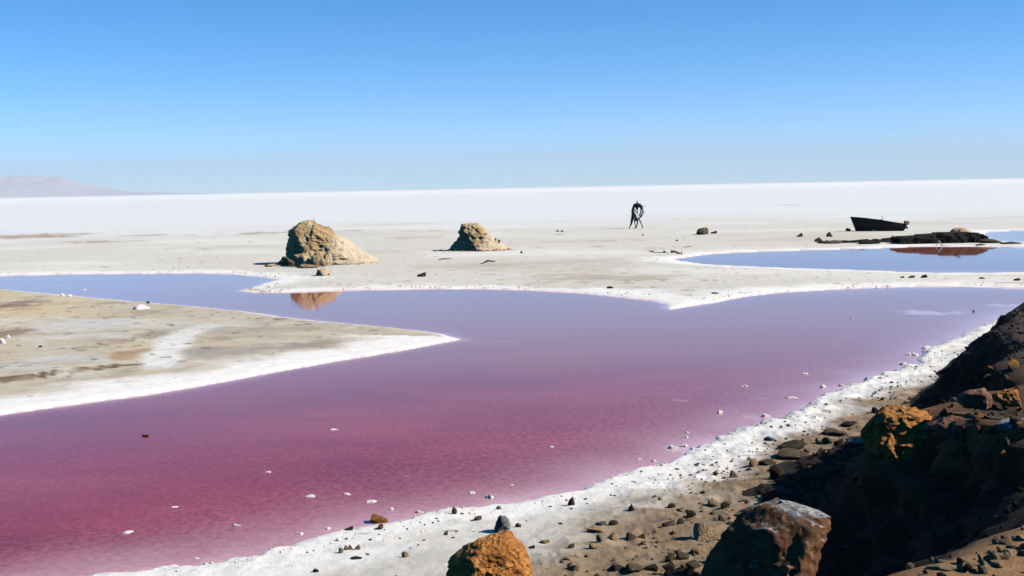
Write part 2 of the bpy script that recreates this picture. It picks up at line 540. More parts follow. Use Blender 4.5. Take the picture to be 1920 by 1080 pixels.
def ground_color(x, y, F, z):
    P, r, sd, sdn, q, beach = F
    land = np.clip(-sdn, 0, None)
    n = len(x)
    c = np.zeros((n, 3)) + np.array((0.62, 0.575, 0.485))
    # long pale and dull sheets on the flat
    st = n2(x, y, 14.0, 9.0, 5, 31)
    st2 = n2(x, y, 5.0, 3.0, 4, 33)
    c = mix3(c, (0.74, 0.70, 0.62), sstep(0.0, 0.45, st + 0.3 * st2) * 0.8)
    c = mix3(c, (0.51, 0.455, 0.355), sstep(0.12, 0.6, -st + 0.35 * st2) * 0.6)
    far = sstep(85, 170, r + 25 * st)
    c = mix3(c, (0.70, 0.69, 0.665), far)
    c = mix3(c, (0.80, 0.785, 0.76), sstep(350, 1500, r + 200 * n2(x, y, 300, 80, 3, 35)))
    # brown streaks on the flat
    for k, (px, py, rx, ry, w) in enumerate([(60, 445, 110, 4, .9), (300, 443, 60, 2, .8), (180, 456, 80, 2, .7), (590, 435.5, 120, 1.5, .75), (500, 439, 60, 2.5, .7),
                                (760, 449, 80, 1.3, .6), (430, 466, 70, 2, .35), (790, 436, 60, 1.0, .5), (1100, 455, 120, 2.5, .4), (380, 470, 25, 1.5, .6),
                                (1130, 525, 130, 9, .55), (1030, 500, 220, 14, .3), (1330, 545, 70, 6, -.5), (720, 475, 60, 4, .2), (1480, 385, 40, 1, .3), (1290, 412, 25, .6, .4), (1815, 391, 30, .7, .4)]):
        b = blob(x, y, px, py, rx, ry, 40 + k, 0.9)
        c = mix3(c, (0.30, 0.205, 0.12) if w > 0 else (0.45, 0.46, 0.46), np.clip(b * abs(w) * (0.6 + 0.8 * np.abs(st2)), 0, 1))
    # peninsula
    pen = (~beach) & (r < 60) & (x < at(870, 637).x + 0.5) & (y < np.interp(x, plan([(-600, 536), (0, 530), (440, 562), (864, 634)])[:, 0], plan([(-600, 536), (0, 530), (440, 562), (864, 634)])[:, 1]) + 4) & (sd < 0.8)
    penf = pen.astype(float)
    c = mix3(c, (0.51, 0.435, 0.32), penf)
    m1 = n2(x, y, 5.0, 4.0, 5, 51)
    c = mix3(c, (0.57, 0.455, 0.285), penf * sstep(-0.1, 0.4, m1 - 0.035 * (x + 10)) * 0.9)
    c = mix3(c, (0.57, 0.54, 0.465), penf * sstep(0.05, 0.5, n2(x, y, 3.5, 3.0, 5, 52)) * 0.8)
    c = mix3(c, (0.30, 0.24, 0.17), penf * sstep(0.18, 0.6, n2(x, y, 2.2, 2.0, 5, 53)) * 0.7)
    for k, (px, py, rx, ry, cc, w) in enumerate([
            (40, 573, 50, 8, (0.20, 0.13, 0.07), .9), (20, 630, 45, 14, (0.24, 0.16, 0.09), .8), (250, 674, 50, 12, (0.38, 0.24, 0.12), .75),
            (225, 645, 40, 7, (0.34, 0.21, 0.12), .7), (270, 590, 70, 6, (0.36, 0.29, 0.20), .7), (440, 625, 160, 14, (0.36, 0.32, 0.27), .6),
            (620, 650, 110, 8, (0.28, 0.22, 0.16), .8), (430, 665, 130, 14, (0.34, 0.30, 0.26), .8), (290, 632, 40, 10, (0.30, 0.23, 0.17), .6),
            (180, 610, 90, 8, (0.55, 0.555, 0.53), .7), (60, 690, 120, 14, (0.54, 0.53, 0.49), .7), (130, 655, 100, 16, (0.47, 0.39, 0.27), .6)]):
        c = mix3(c, cc, penf * blob(x, y, px, py, rx, ry, 70 + k, 0.8) * w)
    # white wash channel across the peninsula
    ch = line_dist(P, [(300, 692), (305, 672), (330, 648), (352, 628), (400, 615), (450, 612)])
    wch = np.interp(y, plan([(300, 692), (350, 628), (450, 610)])[:, 1], [0.55, 0.5, 0.9])
    c = mix3(c, (0.74, 0.71, 0.65), penf * sstep(1.35, 0.35, ch / wch + 0.9 * n2(x, y, 0.9, 0.9, 5, 55)) * np.interp(y, plan([(300, 692), (352, 630), (450, 611)])[:, 1], [0.95, 0.85, 0.3]))
    ds = line_dist(P, SCARP)
    c = mix3(c, (0.085, 0.05, 0.025), penf * sstep(0.16, 0.05, ds + 0.14 * n2(x, y, 1.3, 1.3, 3, 56)) * 0.95)  # dark line painted in for the shade under the step's overhang
    c = mix3(c, (0.36, 0.25, 0.14), penf * sstep(0.15, 0.55, n2(x, y, 1.6, 0.9, 5, 176, gain=0.65)) * 0.65)
    c = mix3(c, (0.62, 0.58, 0.50), penf * sstep(0.15, 0.55, n2(x, y, 1.3, 0.8, 5, 177, gain=0.65)) * 0.6)
    g1 = n2(x, y, 0.9, 0.6, 4, 171)
    g2 = n2(x, y, 0.35, 0.25, 3, 172)
    nearm = sstep(75, 30, r)
    c = c * (1 + (0.16 * g1 + 0.10 * g2) * nearm)[:, None]
    c = mix3(c, (0.16, 0.11, 0.07), nearm * sstep(0.40, 0.58, n2(x, y, 0.55, 0.18, 3, 173) + 0.12 * m1) * 0.8)
    c = mix3(c, (0.22, 0.16, 0.11), sstep(140, 90, r) * sstep(0.55, 0.72, n2(x, y, 2.2, 0.8, 3, 174) + 0.15 * st) * 0.6)
    # white salt hems, width by shore
    hem = np.full(n, 0.9)
    south = pen & (y < np.interp(x, plan([(-600, 640), (0, 640), (500, 632), (864, 634)])[:, 0], plan([(-600, 640), (0, 640), (500, 632), (864, 634)])[:, 1]))
    hem = np.where(south, 2.0 + 0.4 * m1, hem)
    hem = np.where(pen & ~south, 0.25, hem)
    hem = np.where((~pen) & (~beach), 1.5 + 1.2 * n2(x, y, 6, 4, 3, 58), hem)
    hem = np.where(beach, 1.25 + 0.5 * n2(x, y, 1.5, 1.5, 3, 59), hem)
    # wide hem around the jut and along the middle spit
    hn = n2(x, y, 1.3, 1.0, 5, 181)
    w = sstep(hem * 1.35 + 0.05, hem * 0.55, land + 0.75 * hem * hn)
    stain = sstep(0.12, 0.5, n2(x, y, 2.0, 0.9, 5, 182)) * sstep(0.25 * hem, 0.8 * hem, land)
    w = w * (1 - 0.6 * stain)
    # beach
    bf = beach.astype(float)
    bn = n2(x, y, 1.6, 1.6, 5, 61)
    bn2 = n2(x, y, 0.45, 0.45, 4, 62)
    bc = np.zeros((n, 3)) + np.array((0.58, 0.54, 0.465))
    bc = mix3(bc, (0.26, 0.18, 0.105), sstep(5.8, 4.3, q + 0.9 * bn + 0.35 * bn2 + 0.0 * x))
    bc = mix3(bc, (0.13, 0.095, 0.06), sstep(5.0, 3.4, q) * sstep(0.1, 0.5, bn2 + 0.4 * bn) * 0.8)
    bc = mix3(bc, (0.37, 0.325, 0.25), sstep(6.0, 3.0, q) * sstep(0.1, 0.6, -bn) * 0.7)
    cl = n2(x, y, 0.22, 0.22, 3, 195, ridged=True)
    bc = mix3(bc, (0.10, 0.07, 0.042), sstep(6.0, 4.6, q) * sstep(0.35, -0.2, cl) * 0.45)
    bc = mix3(bc, (0.33, 0.24, 0.14), sstep(6.0, 4.6, q) * sstep(0.1, 0.5, n2(x, y, 0.8, 0.8, 4, 196)) * 0.6)
    c = np.where(beach[:, None], bc, c)
    c = mix3(c, (0.83, 0.785, 0.715), w)
    pk = sstep(0.35, 0.05, land) * sstep(-0.2, 0.4, n2(x, y, 1.2, 1.2, 3, 66))
    c = mix3(c, (0.80, 0.66, 0.65), pk * 0.7)
    # flecks of crust and mud in the hem
    fl = n2(x, y, 0.30, 0.22, 3, 63)
    c = mix3(c, (0.30, 0.24, 0.20), sstep(0.52, 0.68, fl) * sstep(0.1, 0.5, land) * np.where(beach, 0.8, 0.7) * (r < 90))
    # wet bed
    c = mix3(c, (0.62, 0.42, 0.44), (sdn > 0.02).astype(float))
    return c

# ------------------------------------------------------------------ ground sheet
th_d = np.radians(np.linspace(-31, 31, 780))
th_l = np.radians(np.linspace(-180, -31, 60))[:-1]
th_r = np.radians(np.linspace(31, 180, 60))[1:-1]
TH = np.concatenate([th_l, th_d, th_r])
dep = np.arange(860.0, 36.0, -2.0)
R_ = np.concatenate([np.linspace(0.5, 10.0, 16), 9000.0 / dep, np.geomspace(262, 24000, 46)])
def polar(TH, R_):
    rr, tt = np.meshgrid(R_, TH, indexing='ij')
    return (rr * np.sin(tt)).ravel(), (rr * np.cos(tt)).ravel()
gx, gy = polar(TH, R_)
GF = ground_fields(gx, gy)
gz = ground_height(gx, gy, GF)
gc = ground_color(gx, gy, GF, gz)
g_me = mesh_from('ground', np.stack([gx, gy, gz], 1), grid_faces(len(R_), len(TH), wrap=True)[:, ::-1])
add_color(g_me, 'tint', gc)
ground = tag(link('ground', g_me, M['ground']), kind='structure')
ground['label'] = 'white and beige salt flat with shore beaches and a peninsula'

# ------------------------------------------------------------------ water sheet
wr = 9000.0 / np.arange(860.0, 62.0, -2.0)
wr = np.concatenate([[6.0, 8.0], wr])
wth = np.radians(np.concatenate([np.linspace(-70, -31, 30)[:-1], np.linspace(-31, 31, 620), np.linspace(31, 60, 24)[1:]]))
wx, wy = polar(wth, wr)
wsd = water_sdf(np.stack([wx, wy], 1))
wq = (np.stack([wx, wy], 1) - BO) @ BN
onb = sstep(14, 9, wq)
shal = np.exp(-np.clip(wsd, 0, None) / (0.22 + 0.75 * onb)) * (0.75 + 0.35 * n2(wx, wy, 1.0, 1.0, 4, 81))
shal = np.where(wsd < -0.3, 1.0, shal)
for k, (px, py, rx, ry, s) in enumerate([(1745, 586, 60, 4, .95), (1880, 573, 60, 2.5, .9), (1742, 653, 30, 6, .9), (1722, 668, 34, 5, .95), (1700, 683, 26, 5, .9),
                                         (1275, 842, 34, 9, .95), (1250, 866, 26, 5, .7), (920, 640, 80, 3, .15), (330, 1050, 200, 14, .25), (1330, 815, 20, 4, .5), (880, 930, 40, 6, .35), (1420, 782, 24, 4, .7), (700, 968, 60, 8, .35), (590, 1000, 60, 8, .3), (1180, 880, 50, 8, .4)]):
    shal = np.maximum(shal, s * blob(wx, wy, px, py, rx, ry, 90 + k, 1.0))
raft = sstep(0.42, 0.62, n2(wx, wy, 0.9, 0.5, 4, 95)) * sstep(4.5, 0.3, wsd) * onb * 0.75
shal = np.maximum(shal, raft)
w_faces = grid_faces(len(wr), len(wth))[:, ::-1]
keep = (wsd[w_faces] > -1.2).any(axis=1)
w_faces = w_faces[keep]
used = np.unique(w_faces)
remap = np.full(len(wx), -1)
remap[used] = np.arange(len(used))
w_me = mesh_from('water', np.stack([wx, wy, np.zeros_like(wx)], 1)[used], remap[w_faces], smooth=False)
add_float(w_me, 'shallow', np.clip(shal, 0, 1)[used])
add_float(w_me, 'poolside', sstep(50.0, 60.0, wy + 0.25 * wx)[used])
add_float(w_me, 'silt', sstep(15.0, 38.0, wy + 2.5 * n2(wx, wy, 9, 5, 3, 84))[used])
water = tag(link('water', w_me, M['water']), kind='structure')
water['label'] = 'still pink brine of the lake and its two far pools'

# ------------------------------------------------------------------ bank at the near right
def tgrid(segs):
    out = []
    for a, b, st in segs:
        out.append(np.arange(a, b, st))
    out.append(np.array([segs[-1][1]]))
    return np.concatenate(out)
bt = tgrid([(-20, -2, 1.0), (-2, 1, 0.06), (1, 14.5, 0.034), (14.5, 60, 0.7)])
bs = tgrid([(-14, -1.6, 0.8), (-1.6, 3.2, 0.034), (3.2, 3.9, 0.1)])
tt, ss = np.meshgrid(bt, bs, indexing='ij')
tt, ss = tt.ravel(), ss.ravel()
crest = np.interp(tt, [-20, -1, 0, 1.2, 3, 4.2, 4.9, 5.7, 6.6, 8, 9.3, 10.8, 12, 14, 60],
                  [0.2, 0.1, -0.05, -0.60, -0.80, -0.35, 0.55, 0.72, 0.15, 0.35, 0.62, 0.72, 0.5, 0.0, 0.0])
ztop = np.interp(tt, [-20, 2, 4.0, 4.9, 5.7, 6.8, 9, 11, 13, 60], [2.85, 2.85, 2.72, 2.40, 2.34, 2.55, 2.66, 2.68, 2.75, 2.8])
p3 = np.stack([tt, ss, np.zeros_like(tt)], 1)
crest = crest + 0.16 * fbm(np.stack([tt / 0.8, tt * 0, tt * 0], 1), 4, 101)
prof_s = np.array([-14, -0.6, -0.15, 0.0, 0.12, 0.30, 0.62, 0.95, 1.3, 1.8, 2.3, 2.8, 3.3, 3.9])
prof_z = np.array([1.0, 1.0, 0.99, 0.965, 0.88, 0.76, 0.60, 0.45, 0.33, 0.20, 0.11, 0.06, 0.02, -0.12])
fz = np.interp(ss, prof_s, prof_z)
slope_m = np.maximum(sstep(-0.1, 0.2, ss), 0.5 * sstep(-1.4, -0.3, ss) * sstep(3.2, 4.8, tt)) * sstep(3.7, 2.6, ss)
bxy = BO[None, :] + tt[:, None] * BU + (crest + ss)[:, None] * BN
bz = ztop * fz + 0.06
q3 = np.stack([bxy[:, 0], bxy[:, 1], bz], 1)
rr1 = fbm(q3 * np.array([1, 1, 1.6]) / 0.9, 6, 111, ridged=True, gain=0.58)
rr2 = fbm(q3 / 0.28, 4, 117)
rr3 = fbm(q3 / 0.10, 3, 121, ridged=True)
disp = slope_m * (0.34 * rr1 + 0.13 * rr2 + 0.05 * rr3)
bxy = bxy + disp[:, None] * BN
bz = bz + slope_m * (0.10 * rr1 + 0.05 * rr2) + sstep(0.1, -0.2, ss) * 0.02 * fbm(q3 / 0.3, 4, 119)
bcv = np.zeros((len(tt), 3)) + np.array((0.020, 0.013, 0.0085))  # dark earth taken near black, so the slope colour also carries its shade
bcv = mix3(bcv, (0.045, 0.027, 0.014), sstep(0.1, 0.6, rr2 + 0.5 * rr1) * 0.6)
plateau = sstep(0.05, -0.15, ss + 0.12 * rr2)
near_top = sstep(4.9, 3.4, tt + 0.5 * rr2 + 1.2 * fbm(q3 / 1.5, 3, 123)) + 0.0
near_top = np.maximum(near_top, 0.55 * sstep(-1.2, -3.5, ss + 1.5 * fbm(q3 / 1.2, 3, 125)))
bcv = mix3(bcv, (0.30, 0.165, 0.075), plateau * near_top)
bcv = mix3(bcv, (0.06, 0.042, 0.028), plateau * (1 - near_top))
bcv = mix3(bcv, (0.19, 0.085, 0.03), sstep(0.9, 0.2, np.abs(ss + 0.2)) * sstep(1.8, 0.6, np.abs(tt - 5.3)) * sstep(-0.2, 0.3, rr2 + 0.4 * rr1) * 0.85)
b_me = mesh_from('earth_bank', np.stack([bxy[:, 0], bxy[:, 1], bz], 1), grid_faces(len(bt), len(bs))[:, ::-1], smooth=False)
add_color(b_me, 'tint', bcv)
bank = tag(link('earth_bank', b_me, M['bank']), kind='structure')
bank['label'] = 'steep dark earth bank falling to the beach, slope colour darkened for shade'

# ------------------------------------------------------------------ far mountains and air
def mountains():
    nx, ny = 220, 40
    c = at(60, 371.5 + 4)          # only the bearing matters
    b = math.atan2(c.x, c.y)
    D = 21500.0
    u = np.linspace(-5200, 2600, nx) * 1.5
    v = np.linspace(-900, 900, ny) * 1.4
    U, Vv = np.meshgrid(u, v, indexing='ij')
    U, Vv = U.ravel(), Vv.ravel()
    env = np.interp(U / 1.5, [-5200, -3500, -1500, -200, 350, 700, 1100, 1700, 2600], [0.25, 0.7, 0.85, 0.85, 0.9, 0.45, 0.2, 0.06, 0.0])
    ridge = np.clip(1 - np.abs(Vv) / 1260, 0, 1) ** 0.8
    h = 410 * env * ridge * (0.85 + 0.35 * fbm(np.stack([U / 700, Vv / 500, U * 0], 1), 5, 131, ridged=True))
    h = h - 2
    ca, sa = math.cos(b), math.sin(b)
    X = sa * (D + Vv) + ca * U
    Y = ca * (D + Vv) - sa * U
    me = mesh_from('mountains', np.stack([X, Y, h], 1), grid_faces(nx, ny))
    m = plain_mat('haze_paled_slopes', (0.56, 0.47, 0.47), (0.66, 0.57, 0.56), 0.003, 0.95, 0.0, 1.0)  # rock colour paled towards the haze, adding to the real air
    o = tag(link('mountains', me, m), kind='structure')
    o['label'] = 'faint hazy mountain ridge on the horizon'
mountains()

def haze():
    bm = bmesh.new()
    bmesh.ops.create_cube(bm, size=1.0)
    me = bpy.data.meshes.new('haze')
    bm.to_mesh(me)
    bm.free()
    m = bpy.data.materials.new('dusty_air')
    m.use_nodes = True
    nt = m.node_tree
    nt.nodes.clear()
    out = nt.nodes.new('ShaderNodeOutputMaterial')
    pv = nt.nodes.new('ShaderNodeVolumePrincipled')
    pv.inputs['Color'].default_value = (0.86, 0.94, 1.0, 1)
    pv.inputs['Density'].default_value = 7.0e-5
    nt.links.new(pv.outputs[0], out.inputs['Volume'])
    o = link('haze', me, m)
    o.scale = (52000, 52000, 702)
    o.location = (0, 0, 351 - 2)
    tag(o, kind='stuff')
    o['label'] = 'pale dusty air over the whole salt flat'
haze()

# ------------------------------------------------------------------ placing things
dg = bpy.context.evaluated_depsgraph_get()
BV_G = BVHTree.FromObject(ground, dg)
BV_B = BVHTree.FromObject(bank, dg)
ORI = Vector((0, 0, CAMH))

def hit(px, py):
    """the ground, bank or water surface seen at a photo pixel"""
    d = ray(px, py)
    best = None
    for bv in (BV_G, BV_B):
        h = bv.ray_cast(ORI, d)
        if h[0] is not None and (best is None or h[3] < best[1]):
            best = (h[0], h[3])
    p = best[0] if best else at(px, py)
    if p.z < 0:
        p = at(px, py)
    return p

def ppm(p):
    """metres for one photo pixel at the distance of p"""
    return (p - ORI).length / FPX

def ico(sub):
    bm = bmesh.new()
    bmesh.ops.create_icosphere(bm, subdivisions=sub, radius=1.0)
    v = np.array([x.co[:] for x in bm.verts])
    f = np.array([[q.index for q in t.verts] for t in bm.faces])
    bm.free()
    return v, f
ICO = {k: ico(k) for k in (2, 3, 4, 5)}

def rock_shape(seed, sub=3, cuts=7, amp=0.22, nsc=1.3, flat=0.45, spiky=0.0):
    """angular stone, unit half-width, standing with its underside at z = -flat"""
    rs = np.random.default_rng(seed)
    v, f = ICO[sub]
    v = v.copy()
    for _ in range(cuts):
        d = rs.normal(size=3)
        d /= np.linalg.norm(d)
        lim = rs.uniform(0.38, 0.8)
        over = np.clip(v @ d - lim, 0, None)
        v = v - over[:, None] * d * 0.92
    nrm = v / np.linalg.norm(v, axis=1)[:, None]
    n1 = fbm(v * nsc + seed * 3.1, 3, seed)
    n2v = fbm(v * nsc * 3.5 + seed, 3, seed + 5)
    v = v + nrm * (amp * n1 + amp * 0.45 * n2v)[:, None]
    if spiky:
        v[:, 2] += spiky * np.clip(v[:, 2], 0, None) ** 2
    v[:, 2] = np.maximum(v[:, 2], -flat)
    v[:, 0] -= (v[:, 0].max() + v[:, 0].min()) / 2
    v[:, 0] /= (v[:, 0].max() - v[:, 0].min()) / 2
    v[:, 2] -= v[:, 2].min()
    v[:, 2] /= v[:, 2].max()
    return v, f                       # x in -1..1, z in 0..1

VAR = {}
def rock_mesh_variant(kind, i, mat):
    key = (kind, i, mat)
    if key not in VAR:
        if kind == 'stone':
            v, f = rock_shape(300 + i, 3, 11, 0.13, 1.6)
        elif kind == 'slab':
            v, f = rock_shape(340 + i, 3, 12, 0.20, 2.2, 0.3)
        elif kind == 'spike':
            v, f = rock_shape(380 + i, 3, 7, 0.25, 1.5, 0.4, 1.2)
        else:
            v, f = rock_shape(420 + i, 3, 6, 0.45, 2.2, 0.15)
            v[:, 2] = np.clip(v[:, 2], 0, 0.75 + 0.25 * v[:, 2])
        me = mesh_from(kind, v, f, smooth=(kind == 'lump'))
        me.materials.append(M[mat])
        VAR[key] = me
    return VAR[key]

COUNT = [0]
def stone(name, px, py, w, h, mat, label, cat='stone', group=None, kind='stone', depth=0.8, sink=0.12, rz=None, pos=None, tilt=0.0):
    """a stone whose foot is seen at px, py and which looks w by h photo pixels large"""
    COUNT[0] += 1
    p = pos or hit(px, py)
    k = ppm(p)
    W, H = w * k / 2, h * k
    rsd = random.Random(int(px * 13 + py * 7))
    sink = sink + rsd.uniform(0, 0.22)
    depth = depth * rsd.uniform(0.75, 1.35)
    rz = rsd.uniform(-0.35, 0.35) if rz is None else rz
    o = link(name, rock_mesh_variant(kind, COUNT[0] % 7, mat))
    o.location = p + Vector((0, W * depth * 0.7, -sink * H))
    o.rotation_euler = (tilt * 0.5, tilt, 0 if rz is None else rz)
    o.scale = (W, W * depth, H * (1 + sink))
    return tag(o, label, cat, group)

def tube_mesh(pts, rad, seg=8, flat=1.0):
    """swept tube through pts, elliptical when flat != 1 (squeezed across the view)"""
    pts = [Vector(p) for p in pts]
    V, F = [], []
    n = len(pts)
    for i, p in enumerate(pts):
        t = (pts[min(i + 1, n - 1)] - pts[max(i - 1, 0)]).normalized()
        ref = Vector((0, 1, 0)) if abs(t.y) < 0.9 else Vector((1, 0, 0))
        a = t.cross(ref).normalized()
        b = t.cross(a).normalized()
        for k in range(seg):
            g = 2 * math.pi * k / seg
            V.append(p + a * math.cos(g) * rad[i] + b * math.sin(g) * rad[i] * flat)
    for i in range(n - 1):
        for k in range(seg):
            k1 = (k + 1) % seg
            F.append((i * seg + k, i * seg + k1, (i + 1) * seg + k1, (i + 1) * seg + k))
    F.append(tuple(range(seg))[::-1])
    F.append(tuple(range((n - 1) * seg, n * seg)))
    return mesh_from('tube', [tuple(v) for v in V], F)

def smooth_path(pts, rad, k=4):
    """catmull-rom resample"""
    P = [Vector(p) for p in pts]
    out, ro = [], []
    n = len(P)
    for i in range(n - 1):
        p0, p1, p2, p3_ = P[max(i - 1, 0)], P[i], P[i + 1], P[min(i + 2, n - 1)]
        for j in range(k):
            t = j / k
            out.append(0.5 * ((2 * p1) + (p2 - p0) * t + (2 * p0 - 5 * p1 + 4 * p2 - p3_) * t * t + (3 * p1 - p0 - 3 * p2 + p3_) * t ** 3))
            ro.append(rad[i] * (1 - t) + rad[i + 1] * t)
    out.append(P[-1])
    ro.append(rad[-1])
    return out, ro

def box_mesh(name, sx, sy, sz, bev=0.01):
    bm = bmesh.new()
    bmesh.ops.create_cube(bm, size=1.0)
    bmesh.ops.scale(bm, vec=(sx, sy, sz), verts=bm.verts)
    if bev:
        bmesh.ops.bevel(bm, geom=bm.edges[:], offset=bev, segments=2, affect='EDGES')
    me = bpy.data.meshes.new(name)
    bm.to_mesh(me)
    bm.free()
    return me

# ------------------------------------------------------------------ the two earth mounds
def outline_rock(name, base_px, base_py, left, right, depth, label, cat, seed, mat='mound', ridge=(-0.3, -0.7), amp=1.0, dist=None, sc=1.0, push=0.8, cuts=12, keep=0.965, zlow=-0.12, nz=110, nu=220):
    """rock with a given left and right outline (photo x, y from foot to top) and a front ridge that splits lit and shaded faces"""
    p0 = hit(base_px, base_py) if dist is None else ORI + ray(base_px, base_py) * dist
    k = ppm(p0)
    lx = [((x - base_px) * k, (base_py - y) * k) for x, y in left]
    rx = [((x - base_px) * k, (base_py - y) * k) for x, y in right]
    H = max(lx[-1][1], rx[-1][1])
    zz = np.linspace(lx[0][1] + zlow, H, nz)
    L = np.interp(zz, [a[1] for a in lx], [a[0] for a in lx])
    Rr = np.interp(zz, [a[1] for a in rx], [a[0] for a in rx])
    V = []
    for i, z in enumerate(zz):
        f = np.clip((z - zz[0]) / (H - zz[0]), 0, 1)
        rg = ridge[0] * (1 - f) + ridge[1] * f
        poly = np.array([(1.0, 0.15), (0.85, -0.45), (max(0.45, rg + 0.35), -0.85), (rg, -1.0), ((rg - 1) / 2, -0.30), (-0.97, 0.35), (-1.0, 0.6), (-0.6, 0.95), (0.2, 1.0), (0.8, 0.7)])
        seg = np.vstack([poly, poly[:1]])
        cl = np.concatenate([[0], np.cumsum(np.hypot(*np.diff(seg, axis=0).T))])
        t = np.linspace(0, cl[-1], nu, endpoint=False)
        ux, uy = np.interp(t, cl, seg[:, 0]), np.interp(t, cl, seg[:, 1])
        for _ in range(3):
            ux = (np.roll(ux, 1) + ux * 2 + np.roll(ux, -1)) / 4
            uy = (np.roll(uy, 1) + uy * 2 + np.roll(uy, -1)) / 4
        c0, hw = (L[i] + Rr[i]) / 2, max((Rr[i] - L[i]) / 2, 0.02 * sc)
        dp = depth * (1 - 0.62 * f ** 0.9)
        V.append(np.stack([c0 + hw * ux, dp * uy + 0.15 * depth * f, np.full(nu, z)], 1))
    V = np.concatenate(V)
    top = V[-nu:].copy()
    ctr = top.mean(0)
    rings = [V]
    for q_ in (0.75, 0.5, 0.25, 0.08):
        rr = ctr + (top - ctr) * q_
        rr[:, 2] = H + 0.03 * sc * (1 - q_)
        rings.append(rr)
    V = np.concatenate(rings)
    nr = V - np.stack([np.zeros(len(V)), np.zeros(len(V)), V[:, 2] * 0.6], 1)
    nr[:, 2] *= 0.3
    nr /= np.linalg.norm(nr, axis=1)[:, None] + 1e-6
    q = V / sc
    d = 0.20 * fbm(q / 0.8, 5, seed, ridged=True, gain=0.6) + 0.13 * fbm(q / 0.26, 4, seed + 3, ridged=True) + 0.05 * fbm(q * np.array([1.0, 1.0, 6.0]) / 0.8, 3, seed + 6)
    rightness = sstep(0.2, 1.4, q[:, 0])
    d = d * sc * (1 - 0.2 * rightness) * amp * np.clip((V[:, 2] - zz[0]) / (0.3 * sc), 0, 1)
    V = V + nr * d[:, None]
    V[:, 2] += 0.06 * sc * amp * fbm(q / 0.3, 3, seed + 8) * np.clip((V[:, 2] - zz[0]) / (0.5 * sc), 0, 1)
    rs = np.random.default_rng(seed + 40)
    ext = V.max(0) - V.min(0)
    for _ in range(cuts):                              # fracture planes
        dv = rs.normal(size=3) / ext
        dv[2] = abs(dv[2]) * 0.8
        dv /= np.linalg.norm(dv)
        pr = V @ dv
        over = np.clip(pr - np.quantile(pr, keep - rs.uniform(0, 0.05)), 0, None)
        V = V - (over * 0.8 * (V[:, 2] > zz[0] + 0.1 * sc))[:, None] * dv
    nrings = len(V) // nu
    me = mesh_from(name, V, grid_faces(nrings, nu, wrap=True), smooth=False)
    bm = bmesh.new()
    bm.from_mesh(me)
    bm.verts.ensure_lookup_table()
    bm.faces.new([bm.verts[(nrings - 1) * nu + j] for j in range(nu)])
    bmesh.ops.recalc_face_normals(bm, faces=bm.faces[:])
    bm.to_mesh(me)
    bm.free()
    o = link(name, me, M[mat], loc=p0 + (Vector((0, depth * push, 0)) if dist is None else ray(base_px, base_py) * depth * push))
    tag(o, label, cat)
    return o, p0, k

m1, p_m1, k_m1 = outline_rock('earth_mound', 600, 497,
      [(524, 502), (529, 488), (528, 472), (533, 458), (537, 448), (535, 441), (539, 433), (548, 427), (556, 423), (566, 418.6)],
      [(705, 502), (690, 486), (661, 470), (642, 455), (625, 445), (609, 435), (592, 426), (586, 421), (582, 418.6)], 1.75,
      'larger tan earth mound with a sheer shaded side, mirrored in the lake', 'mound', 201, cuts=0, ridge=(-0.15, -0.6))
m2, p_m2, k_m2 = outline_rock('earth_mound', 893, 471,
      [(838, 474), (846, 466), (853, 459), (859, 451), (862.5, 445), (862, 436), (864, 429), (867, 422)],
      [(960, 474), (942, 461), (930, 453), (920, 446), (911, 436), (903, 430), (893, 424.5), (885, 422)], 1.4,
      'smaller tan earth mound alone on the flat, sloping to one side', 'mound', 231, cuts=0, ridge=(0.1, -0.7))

def stick(name, p, dx, dz, r, mat, label, cat='stick', dy=0.0, bend=0.0):
    pts, rad = smooth_path([(0, 0, -0.05), (dx * .5 + bend, dy * .5, dz * .5), (dx, dy, dz)], [r, r * .85, r * .6], 3)
    o = link(name, tube_mesh(pts, rad, 7), M[mat], loc=p)
    return tag(o, label, cat)
k = k_m1
stick('marker_post', p_m1 + Vector(((583.5 - 600) * k, 1.5, (497 - 420) * k)), 0.0, 9 * k, 0.022, 'wood', 'thin marker post standing on top of the larger earth mound', 'post')

def foot_rock(px, py, w, h, mat, label, seed, name='boulder', cat='boulder', sub=4, depth=0.8, amp=0.25, dy=0.0, dz=0.0, pos=None, cuts=9, flat=0.45, rz=0.0, nsc=1.4):
    p = pos if pos is not None else hit(px, py)
    kk = ppm(p)
    v, f = rock_shape(seed, sub, cuts, amp, nsc, flat)
    n3 = fbm(v * 7.0, 3, seed + 9, ridged=True)
    v = v + (v - np.array([0, 0, 0.4])) * (0.05 * n3)[:, None]
    W = w * kk / 2
    v = v * np.array([W, W * depth, h * kk])
    me = mesh_from(name, v, f, smooth=False)
    o = link(name, me, M[mat], loc=p + Vector((0, W * depth * 0.6 + dy, -0.06 * h * kk + dz)))
    o.rotation_euler = (0, 0, rz)
    return tag(o, label, cat)

